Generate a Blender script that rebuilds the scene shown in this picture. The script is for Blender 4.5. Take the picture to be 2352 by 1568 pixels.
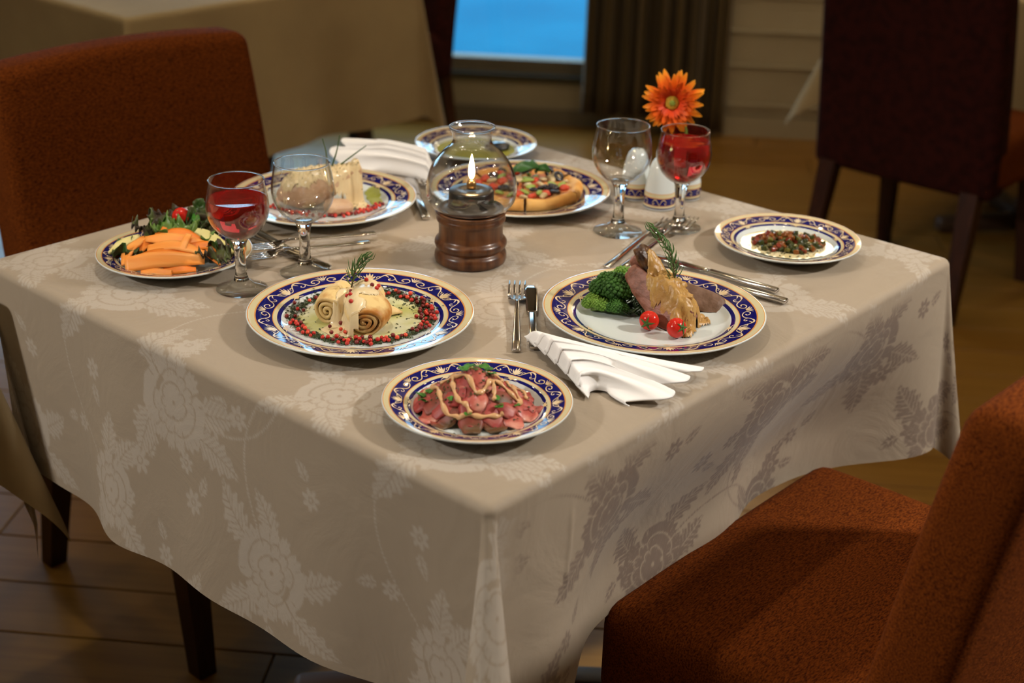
import bpy, bmesh, math, random
import numpy as np
from mathutils import Vector, Matrix, noise
from mathutils.bvhtree import BVHTree

for _o in list(bpy.data.objects):
    bpy.data.objects.remove(_o)
scene = bpy.context.scene
COL = scene.collection
random.seed(7)
rng = np.random.default_rng(11)

# ------------------------------------------------------------------ camera
cam_d = bpy.data.cameras.new('camera')
cam_d.sensor_width = 36.0
cam_d.lens = 50.69
cam_d.dof.use_dof = True
cam_d.dof.focus_distance = 1.72
cam_d.dof.aperture_fstop = 4.0
cam_d.clip_start = 0.05
cam = bpy.data.objects.new('camera', cam_d)
COL.objects.link(cam)
_r = Vector((0.668, -0.744, 0.025)).normalized()
_d = Vector((0.686, 0.602, -0.408)).normalized()
_r = (_r - _d * _r.dot(_d)).normalized()
_u = _r.cross(_d)
_m = Matrix((( _r.x, _u.x, -_d.x, -0.8902), (_r.y, _u.y, -_d.y, -0.8047), (_r.z, _u.z, -_d.z, 1.4544), (0, 0, 0, 1)))
cam.matrix_world = _m
scene.camera = cam

# ------------------------------------------------------------------ world: blue dusk sky
world = bpy.data.worlds.new('dusk_sky'); scene.world = world
world.use_nodes = True
_bg = world.node_tree.nodes['Background']
_bg.inputs[0].default_value = (0.44, 0.74, 1.0, 1)
_bg.inputs[1].default_value = 4.6

scene.view_settings.view_transform = 'Standard'
scene.view_settings.look = 'None'
scene.view_settings.gamma = 1.0
scene.view_settings.use_curve_mapping = False
scene.view_settings.exposure = 0.0
scene.cycles.max_bounces = 10
scene.cycles.transparent_max_bounces = 24
scene.cycles.transmission_bounces = 9
scene.cycles.glossy_bounces = 4
scene.cycles.diffuse_bounces = 3
scene.cycles.sample_clamp_indirect = 10.0
scene.cycles.use_denoising = True

# ------------------------------------------------------------------ room frame: back wall runs along WD, room lies on the camera's side
WA = Vector((3.497, 2.063, 0)); WD = Vector((0.588, -0.809, 0)); WN = Vector((0.809, 0.588, 0))
WALL_ROT = math.atan2(WD.y, WD.x)
def RW(a, b, z=0.0):
    return WA + WD * a - WN * b + Vector((0, 0, z))
ROOM_A0, ROOM_A1, ROOM_B1, ROOM_H = -5.2, 4.3, 7.2, 2.75

def add_lamp(name, kind, loc, energy, color, radius=0.05, target=None, angle=None, blend=0.4):
    l = bpy.data.lights.new(name, kind)
    l.energy = energy; l.color = color
    if kind in ('POINT', 'SPOT'):
        l.shadow_soft_size = radius
    if kind == 'SPOT':
        l.spot_size = angle; l.spot_blend = blend
    o = bpy.data.objects.new(name, l); COL.objects.link(o)
    o.location = loc
    if target is not None:
        o.rotation_euler = (Vector(target) - Vector(loc)).to_track_quat('-Z', 'Y').to_euler()
    return o

WARM = (1.0, 0.74, 0.42); NEUT = (1.0, 0.94, 0.87)
# daylight portals in the two window openings (guide the sky sampling only)
for (a0, a1) in ((-1.95, -0.42), (-4.1, -2.7)):
    l = bpy.data.lights.new('window_portal', 'AREA'); l.shape = 'RECTANGLE'
    l.size = a1 - a0; l.size_y = 1.42; l.cycles.is_portal = True
    o = bpy.data.objects.new('window_portal', l); COL.objects.link(o)
    o.location = RW((a0 + a1) / 2, -0.02, 0.185 + 0.71)
    o.rotation_euler = (-WN).to_track_quat('-Z', 'Y').to_euler()
# ceiling spots and a lower left spot without fixture, trained on the laid table
add_lamp('spot_left_bay', 'SPOT', (-2.00, 1.20, 2.15), 150, NEUT, 0.045, (0.38, 0.42, 0.75), math.radians(46), 0.7)
add_lamp('spot_over_table', 'SPOT', (0.30, 0.62, 2.68), 38, NEUT, 0.04, (0.44, 0.30, 0.75), math.radians(50), 0.5)
add_lamp('spot_front_bay', 'SPOT', (1.75, -1.95, 2.55), 340, NEUT, 0.09, (0.60, 0.0, 0.58), math.radians(28), 0.5)

# ------------------------------------------------------------------ helpers
def link(o, parent=None):
    COL.objects.link(o)
    if parent is not None:
        o.parent = parent
    return o

def tag(o, label, cat, group=None):
    o['label'] = label; o['category'] = cat
    if group: o['group'] = group
    return o

def thing(name, label, cat, loc=(0, 0, 0), rz=0.0, group=None):
    o = bpy.data.objects.new(name, None); o.empty_display_size = 0.02
    COL.objects.link(o)
    o.location = loc; o.rotation_euler = (0, 0, rz)
    return tag(o, label, cat, group)

def mk(name, V, F, mat, parent=None, smooth=True, loc=None, rz=None):
    me = bpy.data.meshes.new(name)
    V = np.asarray(V, dtype=np.float32)
    if isinstance(F, np.ndarray):
        n = len(F); k = F.shape[1]
        me.vertices.add(len(V)); me.vertices.foreach_set('co', V.ravel())
        me.loops.add(n * k); me.loops.foreach_set('vertex_index', F.astype(np.int32).ravel())
        me.polygons.add(n); me.polygons.foreach_set('loop_start', np.arange(0, n * k, k, dtype=np.int32))
        me.update(calc_edges=True)
    else:
        me.from_pydata(V.tolist(), [], [tuple(f) for f in F])
    mats = mat if isinstance(mat, (list, tuple)) else [mat]
    for m in mats: me.materials.append(m)
    if smooth:
        me.polygons.foreach_set('use_smooth', np.ones(len(me.polygons), dtype=bool))
    me.validate()
    o = bpy.data.objects.new(name, me); link(o, parent)
    if loc is not None: o.location = loc
    if rz is not None: o.rotation_euler = (0, 0, rz)
    return o

def copy_tree(o, parent=None):
    c = o.copy(); COL.objects.link(c); c.parent = parent
    for ch in list(o.children):
        copy_tree(ch, c)
    return c

def join(parts):
    V = []; F = []; n = 0
    for v, f in parts:
        v = np.asarray(v, float); V.append(v)
        F += [tuple(int(i) + n for i in ff) for ff in f]; n += len(v)
    return np.vstack(V), F

def rot(V, rx=0, ry=0, rz=0):
    M = Matrix.Rotation(rz, 3, 'Z') @ Matrix.Rotation(ry, 3, 'Y') @ Matrix.Rotation(rx, 3, 'X')
    return np.asarray(V, float) @ np.array(M).T

def lathe(prof, seg=48, cap0=False, cap1=False):
    P = np.array(prof, float); n = len(P)
    th = np.linspace(0, 2 * np.pi, seg, endpoint=False)
    V = np.stack([np.outer(P[:, 0], np.cos(th)), np.outer(P[:, 0], np.sin(th)), np.repeat(P[:, 1:2], seg, 1)], 2).reshape(-1, 3)
    F = []
    for i in range(n - 1):
        for j in range(seg):
            k = (j + 1) % seg
            F.append((i * seg + j, i * seg + k, (i + 1) * seg + k, (i + 1) * seg + j))
    if cap0: F.append(tuple(range(seg - 1, -1, -1)))
    if cap1: F.append(tuple((n - 1) * seg + j for j in range(seg)))
    return V, F

def smooth_path(pts, n):
    """Catmull-Rom through the points"""
    P = np.asarray(pts, float)
    P = np.vstack([2 * P[0] - P[1], P, 2 * P[-1] - P[-2]])
    out = []
    m = len(P) - 3
    for t in np.linspace(0, m - 1e-9, n):
        i = int(t); u = t - i
        a, b, c, d = P[i], P[i + 1], P[i + 2], P[i + 3]
        out.append(0.5 * ((2 * b) + (c - a) * u + (2 * a - 5 * b + 4 * c - d) * u * u + (3 * b - a - 3 * c + d) * u ** 3))
    return np.array(out)

def tube(pts, rad, seg=8, flat=1.0, up=(0, 0, 1), caps=True):
    P = np.asarray(pts, float); n = len(P)
    R = np.full(n, rad, float) if np.isscalar(rad) else np.asarray(rad, float)
    T = np.gradient(P, axis=0); T /= np.linalg.norm(T, axis=1)[:, None] + 1e-12
    V = []; N = np.array(up, float)
    for i in range(n):
        N = N - T[i] * (N @ T[i])
        if np.linalg.norm(N) < 1e-6:
            N = np.cross(T[i], (1, 0.1, 0))
        N /= np.linalg.norm(N); B = np.cross(T[i], N)
        for j in range(seg):
            a = 2 * np.pi * j / seg
            V.append(P[i] + R[i] * (np.cos(a) * B + flat * np.sin(a) * N))
    F = []
    for i in range(n - 1):
        for j in range(seg):
            k = (j + 1) % seg
            F.append((i * seg + j, i * seg + k, (i + 1) * seg + k, (i + 1) * seg + j))
    if caps:
        F.append(tuple(range(seg - 1, -1, -1))); F.append(tuple((n - 1) * seg + j for j in range(seg)))
    return np.array(V), F

def grid_faces(nu, nv, wrap_v=False):
    F = []
    for i in range(nu - 1):
        for j in range(nv if wrap_v else nv - 1):
            k = (j + 1) % nv
            F.append((i * nv + j, i * nv + k, (i + 1) * nv + k, (i + 1) * nv + j))
    return F

def sheet(f, nu, nv, thick):
    """closed thin solid around the surface f(u, v)"""
    U, Vv = np.meshgrid(np.linspace(0, 1, nu), np.linspace(0, 1, nv), indexing='ij')
    P = f(U, Vv)                                   # nu,nv,3
    du = np.gradient(P, axis=0); dv = np.gradient(P, axis=1)
    N = np.cross(du, dv); N /= np.linalg.norm(N, axis=2)[..., None] + 1e-12
    A = (P + N * thick / 2).reshape(-1, 3); B = (P - N * thick / 2).reshape(-1, 3)
    n = nu * nv
    F = grid_faces(nu, nv); F2 = [tuple(n + i for i in ff[::-1]) for ff in F]
    border = [i * nv for i in range(nu)] + [(nu - 1) * nv + j for j in range(1, nv)] + [i * nv + nv - 1 for i in range(nu - 2, -1, -1)] + [j for j in range(nv - 2, 0, -1)]
    S = []
    for a in range(len(border)):
        i, j = border[a], border[(a + 1) % len(border)]
        S.append((i, j, n + j, n + i))
    return np.vstack([A, B]), F + F2 + S

def ico(sub=2, r=1.0):
    bm = bmesh.new(); bmesh.ops.create_icosphere(bm, subdivisions=sub, radius=r)
    V = np.array([v.co[:] for v in bm.verts]); F = [tuple(v.index for v in f.verts) for f in bm.faces]
    bm.free(); return V, F
ICO = {s: ico(s) for s in (1, 2, 3, 4)}

def fbm(V, scale, seed=0.0, octaves=3):
    out = np.zeros(len(V))
    for i, v in enumerate(V):
        out[i] = noise.fractal(Vector(v) * scale + Vector((seed, seed * 1.7, seed * 0.3)), 1.0, 2.0, octaves)
    return out

def blob(sub, size, amp, scale, seed=0.0):
    V, F = ICO[sub]
    d = 1 + amp * fbm(V, scale, seed)
    return V * d[:, None] * np.array(size), F

def rbox(size, bev, seg=3, sub=0):
    """rounded box centred on origin"""
    bm = bmesh.new(); bmesh.ops.create_cube(bm, size=1.0)
    for v in bm.verts: v.co = Vector((v.co.x * size[0], v.co.y * size[1], v.co.z * size[2]))
    if bev > 0:
        bmesh.ops.bevel(bm, geom=bm.edges[:], offset=bev, segments=seg, profile=0.5, affect='EDGES')
    if sub:
        bmesh.ops.subdivide_edges(bm, edges=[e for e in bm.edges if e.calc_length() > 2.5 * bev], cuts=sub, use_grid_fill=True)
    bm.verts.index_update()
    V = np.array([v.co[:] for v in bm.verts]); F = [tuple(v.index for v in f.verts) for f in bm.faces]
    bm.free(); return V, F

def sstep(x, a, b):
    t = np.clip((np.asarray(x, float) - a) / (b - a), 0, 1); return t * t * (3 - 2 * t)

class Ground:
    """heights under which a sauce or a garnish comes to rest"""
    def __init__(self, parts, base=0.0):
        V, F = join(parts); self.t = BVHTree.FromPolygons([Vector(v) for v in V], F); self.base = base
    def z(self, x, y):
        h = self.t.ray_cast(Vector((x, y, 1.0)), Vector((0, 0, -1)))
        return h[0].z if h[0] is not None else self.base

# ------------------------------------------------------------------ materials
def mat(name, col, rough=0.5, spec=0.5, metal=0.0, trans=0.0, ior=1.45, sss=0.0, sss_r=(0.01, 0.005, 0.003), col2=None, nscale=20.0, ndetail=4.0,
        nlo=0.35, nhi=0.65, stretch=(1, 1, 1), bump=0.0, bscale=60.0, bdist=0.002, coat=0.0, coat_r=0.05, sheen=0.0, emit=None, estr=0.0, ncoord='Object'):
    m = bpy.data.materials.new(name); m.use_nodes = True
    nt = m.node_tree; N = nt.nodes; L = nt.links
    b = N['Principled BSDF']
    b.inputs['Base Color'].default_value = (*col, 1)
    b.inputs['Roughness'].default_value = rough
    b.inputs['Specular IOR Level'].default_value = spec
    b.inputs['Metallic'].default_value = metal
    b.inputs['Transmission Weight'].default_value = trans
    b.inputs['IOR'].default_value = ior
    b.inputs['Coat Weight'].default_value = coat
    b.inputs['Coat Roughness'].default_value = coat_r
    b.inputs['Sheen Weight'].default_value = sheen
    if sss > 0:
        b.inputs['Subsurface Weight'].default_value = sss
        b.inputs['Subsurface Radius'].default_value = sss_r
        b.inputs['Subsurface Scale'].default_value = 1.0
    if emit:
        b.inputs['Emission Color'].default_value = (*emit, 1); b.inputs['Emission Strength'].default_value = estr
    if col2 is not None or bump > 0:
        tc = N.new('ShaderNodeTexCoord'); mp = N.new('ShaderNodeMapping')
        mp.inputs['Scale'].default_value = stretch
        L.new(tc.outputs[ncoord], mp.inputs['Vector'])
    if col2 is not None:
        nz = N.new('ShaderNodeTexNoise'); nz.inputs['Scale'].default_value = nscale; nz.inputs['Detail'].default_value = ndetail
        L.new(mp.outputs[0], nz.inputs['Vector'])
        mr = N.new('ShaderNodeMapRange'); mr.inputs[1].default_value = nlo; mr.inputs[2].default_value = nhi
        L.new(nz.outputs['Fac'], mr.inputs[0])
        mx = N.new('ShaderNodeMix'); mx.data_type = 'RGBA'
        mx.inputs['A'].default_value = (*col, 1); mx.inputs['B'].default_value = (*col2, 1)
        L.new(mr.outputs[0], mx.inputs['Factor']); L.new(mx.outputs['Result'], b.inputs['Base Color'])
    if bump > 0:
        nb = N.new('ShaderNodeTexNoise'); nb.inputs['Scale'].default_value = bscale; nb.inputs['Detail'].default_value = 5
        L.new(mp.outputs[0], nb.inputs['Vector'])
        bp = N.new('ShaderNodeBump'); bp.inputs['Strength'].default_value = bump; bp.inputs['Distance'].default_value = bdist
        L.new(nb.outputs['Fac'], bp.inputs['Height']); L.new(bp.outputs[0], b.inputs['Normal'])
    return m

def thin_glass(name, tint=(0.97, 0.985, 0.98), rough=0.0, ior=1.5, gain=1.0):
    """thin clear glass wall: passes light straight through, mirrors by Fresnel"""
    m = bpy.data.materials.new(name); m.use_nodes = True
    nt = m.node_tree; N = nt.nodes; L = nt.links
    for n in list(N): N.remove(n)
    out = N.new('ShaderNodeOutputMaterial'); mix = N.new('ShaderNodeMixShader')
    tr = N.new('ShaderNodeBsdfTransparent'); gl = N.new('ShaderNodeBsdfGlossy'); fr = N.new('ShaderNodeFresnel')
    tr.inputs[0].default_value = (*tint, 1); gl.inputs['Roughness'].default_value = rough
    fr.inputs['IOR'].default_value = ior
    ge = N.new('ShaderNodeNewGeometry'); mi = N.new('ShaderNodeMapRange')
    mi.inputs[3].default_value = ior; mi.inputs[4].default_value = 1.0 / ior
    L.new(ge.outputs['Backfacing'], mi.inputs[0]); L.new(mi.outputs[0], fr.inputs['IOR'])
    mu = N.new('ShaderNodeMath'); mu.operation = 'MULTIPLY'; mu.inputs[1].default_value = gain; mu.use_clamp = True
    L.new(fr.outputs[0], mu.inputs[0]); L.new(mu.outputs[0], mix.inputs[0]); L.new(tr.outputs[0], mix.inputs[1]); L.new(gl.outputs[0], mix.inputs[2])
    L.new(mix.outputs[0], out.inputs[0])
    return m

def soft_glass(name, share=0.45):
    """clear thick glass: part refracts, part lets the light straight through"""
    m = thin_glass(name, (0.96, 0.975, 0.97), ior=1.5, gain=1.4)
    N = m.node_tree.nodes; L = m.node_tree.links
    out = next(n for n in N if n.type == 'OUTPUT_MATERIAL'); old = out.inputs[0].links[0].from_socket
    g = N.new('ShaderNodeBsdfGlass'); g.inputs['IOR'].default_value = 1.48; g.inputs['Roughness'].default_value = 0.0
    mx = N.new('ShaderNodeMixShader'); mx.inputs[0].default_value = share
    L.new(old, mx.inputs[1]); L.new(g.outputs[0], mx.inputs[2]); L.new(mx.outputs[0], out.inputs[0])
    return m

M = {}
# ================================================================== THE ROOM
def quad_box(p, sx, sy, sz):
    V, F = rbox((sx, sy, sz), 0); return V + np.array(p), F

def wall_box(a0, a1, b0, b1, z0, z1):
    c = [RW(a, b, z) for a in (a0, a1) for b in (b0, b1) for z in (z0, z1)]
    return np.array([v[:] for v in c]), [(0, 1, 3, 2), (4, 6, 7, 5), (0, 4, 5, 1), (2, 3, 7, 6), (0, 2, 6, 4), (1, 5, 7, 3)]

def struct(name, V, F, m, smooth=False):
    o = mk(name, V, F, m, None, smooth); o['kind'] = 'structure'; return o

M['wall'] = mat('warm_plaster', (0.42, 0.36, 0.25), 0.75, 0.3, col2=(0.38, 0.32, 0.22), nscale=3)
M['board'] = mat('cream_wall_paint', (0.47, 0.41, 0.29), 0.5, 0.4, col2=(0.44, 0.38, 0.27), nscale=5)
M['ceil'] = mat('ceiling_paint', (0.55, 0.48, 0.38), 0.9, 0.2)
M['frame'] = mat('window_frame_paint', (0.20, 0.17, 0.12), 0.6, 0.3)
M['sill'] = mat('dark_sill_paint', (0.07, 0.06, 0.04), 0.8, 0.2)
M['groove'] = mat('floor_joint', (0.05, 0.03, 0.012), 0.8, 0.2)
M['glass_pane'] = thin_glass('window_glass', (0.96, 0.98, 0.99))
M['wetdeck'] = mat('dusk_terrace', (0.012, 0.135, 0.215), 0.9, 0.05, col2=(0.009, 0.10, 0.17), nscale=1.4, nlo=0.3, nhi=0.7)

# floor: dark bed with plank children, running along the back wall
V, F = wall_box(ROOM_A0, ROOM_A1, -0.1, ROOM_B1, -0.05, -0.012)
floor = struct('floor', V, F, M['groove'])
plank_mats = []
for i, (c1, c2) in enumerate((((0.27, 0.132, 0.022), (0.21, 0.097, 0.014)), ((0.22, 0.105, 0.016), (0.28, 0.14, 0.023)), ((0.30, 0.152, 0.028), (0.24, 0.115, 0.019)))):
    plank_mats.append(mat('oak_plank_%d' % i, c1, 0.33, 0.42, col2=c2, nscale=9, stretch=(0.25, 6, 1), ndetail=6, bump=0.05, bscale=30))
PW, PL = 0.145, 1.75
pl_mesh = {}
V, F = rbox((PL - 0.003, PW - 0.003, 0.014), 0.0015, 1)
for k, pm in enumerate(plank_mats):
    me = bpy.data.meshes.new('plank'); me.from_pydata(V.tolist(), [], F); me.materials.append(pm); pl_mesh[k] = me
row = 0
b = -0.02
while b < ROOM_B1 - 0.05:
    a = ROOM_A0 + 0.1 + PL * random.random() * 0.9 - PL * 0.3
    while a < ROOM_A1 - 0.2:
        o = bpy.data.objects.new('plank', pl_mesh[random.randrange(3)])
        link(o, floor); o.location = RW(a + PL / 2, b + PW / 2, -0.007); o.rotation_euler = (0, 0, WALL_ROT)
        a += PL
    b += PW; row += 1

# back wall with two tall window openings
WIN = ((-1.95, -0.42), (-4.1, -2.7)); WZ0, WZ1 = 0.185, 2.25
parts = [wall_box(ROOM_A0 - 0.1, ROOM_A1 + 0.1, -0.14, 0, WZ1, ROOM_H), wall_box(ROOM_A0 - 0.1, ROOM_A1 + 0.1, -0.14, 0, -0.05, WZ0),
         wall_box(ROOM_A0 - 0.1, -4.1, -0.14, 0, WZ0, WZ1), wall_box(-2.7, -1.95, -0.14, 0, WZ0, WZ1), wall_box(-0.42, ROOM_A1 + 0.1, -0.14, 0, WZ0, WZ1)]
wall_back = struct('wall_back', *join(parts), M['wall'])
for nm, args in (('wall_left', (ROOM_A0 - 0.1, ROOM_A0, 0, ROOM_B1, -0.05, ROOM_H)), ('wall_right', (ROOM_A1, ROOM_A1 + 0.1, 0, ROOM_B1, -0.05, ROOM_H)),
                 ('wall_front', (ROOM_A0 - 0.1, ROOM_A1 + 0.1, ROOM_B1, ROOM_B1 + 0.1, -0.05, ROOM_H))):
    struct(nm, *wall_box(*args), M['wall'])
struct('ceiling', *wall_box(ROOM_A0 - 0.1, ROOM_A1 + 0.1, -0.14, ROOM_B1 + 0.1, ROOM_H, ROOM_H + 0.1), M['ceil'])
# horizontal lining boards right of the curtain, each a board of its own, stepping out by a bead
zs = [0.075, 0.118, 0.262, 0.386, 0.512, 0.64, 0.77, 0.90]
for i in range(len(zs) - 1):
    h = zs[i + 1] - zs[i]
    V, F = rbox((3.9, 0.016, h - 0.008), 0.004, 2)
    o = mk('wall_board', V, F, M['board'], wall_back, False); o.location = RW(-0.30 + 1.95, 0.009, (zs[i] + zs[i + 1]) / 2); o.rotation_euler = (0, 0, WALL_ROT)
    V, F = rbox((3.9, 0.026, 0.010), 0.004, 2)
    o = mk('wall_bead', V, F, M['board'], wall_back, False); o.location = RW(-0.30 + 1.95, 0.014, zs[i + 1] - 0.002); o.rotation_euler = (0, 0, WALL_ROT)
bb = struct('baseboard_back', *wall_box(-0.4, ROOM_A1, 0.0, 0.024, 0.0, 0.075), M['board'])
struct('baseboard_back_left', *wall_box(ROOM_A0, -0.4, 0.0, 0.016, 0.0, 0.06), M['frame'])
for wi, (a0, a1) in enumerate(WIN):
    t = 0.045
    fr = [wall_box(a0, a1, -0.10, -0.04, WZ0, WZ0 + t), wall_box(a0, a1, -0.10, -0.04, WZ1 - t, WZ1), wall_box(a0, a0 + t, -0.10, -0.04, WZ0, WZ1), wall_box(a1 - t, a1, -0.10, -0.04, WZ0, WZ1)]
    w = struct('window_%d' % (wi + 1), *join(fr), M['frame'])
    if wi == 1:
        am = (a0 + a1) / 2
        mk('mullion', *wall_box(am - 0.02, am + 0.02, -0.10, -0.04, WZ0, WZ1), M['frame'], w, False)
    mk('pane', *wall_box(a0 + t, a1 - t, -0.074, -0.07, WZ0 + t, WZ1 - t), M['glass_pane'], w, False)
    sl = wall_box(a0 - 0.03, a1 + 0.03, -0.03, 0.012, WZ0 - 0.025, WZ0)
    mk('window_sill', *sl, M['sill'], w, False)
M['blocker'] = mat('beige_sky_blocker', (0.36, 0.31, 0.23), 0.8, 0.2, col2=(0.33, 0.28, 0.21), nscale=8)  # added, unseen: keeps the upper sky out of room and plate reflections
for wi, (a0, a1) in enumerate(WIN):
    V, F = wall_box(a0 + 0.01, a1 - 0.01, -0.034, -0.030, 1.62, WZ1 - 0.01)
    bl = mk('sky_blocker', V, F, M['blocker'], None, False); tag(bl, ('beige panel added over the upper window behind the striped curtain to block sky', 'beige panel added over the upper window at the far left to block sky')[wi], 'blocker')
    mk('blocker_rail', *wall_box(a0 + 0.01, a1 - 0.01, -0.042, -0.022, 1.595, 1.625), M['frame'], bl, False)
struct('terrace_ground', *wall_box(-14, 12, -16, -0.16, -0.4, -0.15), M['wetdeck'])

# curtains
M['curtain'] = mat('striped_curtain', (0.060, 0.040, 0.016), 0.8, 0.2, col2=(0.16, 0.112, 0.055), nscale=2.2, ndetail=2, stretch=(14, 14, 0.05), nlo=0.42, nhi=0.62, sheen=0.1)
def curtain(name, a0, a1, zb, zt, flare, nfold, amp, label, b0=0.10):
    nu, nv = 150, 26
    U, W_ = np.meshgrid(np.linspace(0, 1, nu), np.linspace(0, 1, nv), indexing='ij')
    z = zb + (zt - zb) * W_
    w = (1 - W_) ** 0.7
    am = (a0 + a1) / 2
    aa = am + (U - 0.5) * (a1 - a0) * (1 + flare * w)
    ph = U * nfold * 2 * np.pi
    bb_ = b0 + amp * (0.7 + 0.5 * w) * np.sin(ph + 0.6 * np.sin(ph * 0.37)) + 0.012 * np.sin(3 * ph + 2 * W_)
    P = np.stack([WA.x + WD.x * aa - WN.x * bb_, WA.y + WD.y * aa - WN.y * bb_, z + 0.012 * np.sin(ph) * w], 2).reshape(-1, 3)
    o = mk(name, P, grid_faces(nu, nv), M['curtain'])
    md = o.modifiers.new('thickness', 'SOLIDIFY'); md.thickness = 0.004
    return tag(o, label, 'curtain')
curtain('curtain', -0.47, -0.12, 0.085, 2.45, 0.16, 6.5, 0.034, 'olive brown striped curtain hanging at the right edge of the blue window', 0.137)
curtain('curtain', -0.20, 0.0, 0.012, 2.45, 0.10, 2.5, 0.017, 'dark brown curtain panel hanging beside the cream wall boards', 0.052)
curtain('curtain', -2.45, -1.98, 0.012, 2.45, 0.10, 5, 0.034, 'striped curtain hanging behind the table at the back left', 0.12)

# ---- lamps of the room
M['lampring'] = mat('lamp_metal', (0.7, 0.65, 0.55), 0.3, 0.5, metal=1.0)
M['bulb'] = mat('lit_bulb', (1, 1, 1), 0.5, 0.5, emit=(1.0, 0.80, 0.52), estr=380)
M['shade'] = mat('lit_lamp_shade', (0.9, 0.85, 0.75), 0.8, 0.2, emit=(1.0, 0.84, 0.60), estr=9.0)
rV, rF = lathe([(0.030, 0.0), (0.045, -0.002), (0.048, -0.008), (0.032, -0.012), (0.028, 0.0)], 24)
bV, bF = blob(2, (0.016, 0.016, 0.009), 0, 1)
down = [(-1.6, 1.4), (-0.2, 1.2), (1.2, 1.3), (-2.6, 2.9), (-1.1, 2.6), (0.35, 2.6), (1.8, 2.8), (-1.9, 4.1), (-0.45, 4.2), (1.1, 4.2), (-1.1, 5.7), (0.5, 5.8), (2.3, 4.6)]
NB = len(down) - 5
down += [(a_ + 0.33, b_ + 0.7) for a_ in (-3.4, -2.6, -1.8, -1.0, -0.2, 0.6, 1.4, 2.2) for b_ in (1.3, 2.5, 3.7)]
proto = None
for i, (a, b) in enumerate(down):
    p = RW(a, b, ROOM_H)
    if proto is None:
        proto = thing('ceiling_downlight', 'small round ceiling downlight with a lit bulb', 'lamp', p, 0, 'downlights in the ceiling')
        mk('lamp_ring', rV, rF, M['lampring'], proto); mk('bulb', bV + np.array((0, 0, -0.006)), bF, M['bulb'], proto)
    else:
        c = copy_tree(proto); c.location = p
    if i < NB: add_lamp('downlight_beam', 'SPOT', p + Vector((0, 0, -0.03)), 5.5, WARM, 0.03, p + Vector((0, 0, -2)), math.radians(130), 0.9)
# wall lamp mirrored in the oil on the right-hand plate
t = thing('wall_lamp', 'lit cream wall lamp on the panelled wall', 'lamp', RW(0.30, 0.0, 1.95), WALL_ROT)
V, F = lathe([(0.14, -0.15), (0.21, -0.15), (0.16, 0.17), (0.155, 0.17), (0.20, -0.148)], 40)
mk('lamp_shade', V + np.array((0, -0.22, 0)), F, M['shade'], t)
V, F = lathe([(0.0, 0.0), (0.05, 0.0), (0.05, 0.02), (0.0, 0.02)], 24)
mk('wall_plate', rot(V, rx=math.pi / 2) , F, M['lampring'], t)
mk('lamp_arm', *tube(smooth_path([(0, -0.02, 0), (0, -0.12, -0.16), (0, -0.22, -0.16), (0, -0.22, -0.05)], 14), 0.008), M['lampring'], t)

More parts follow.
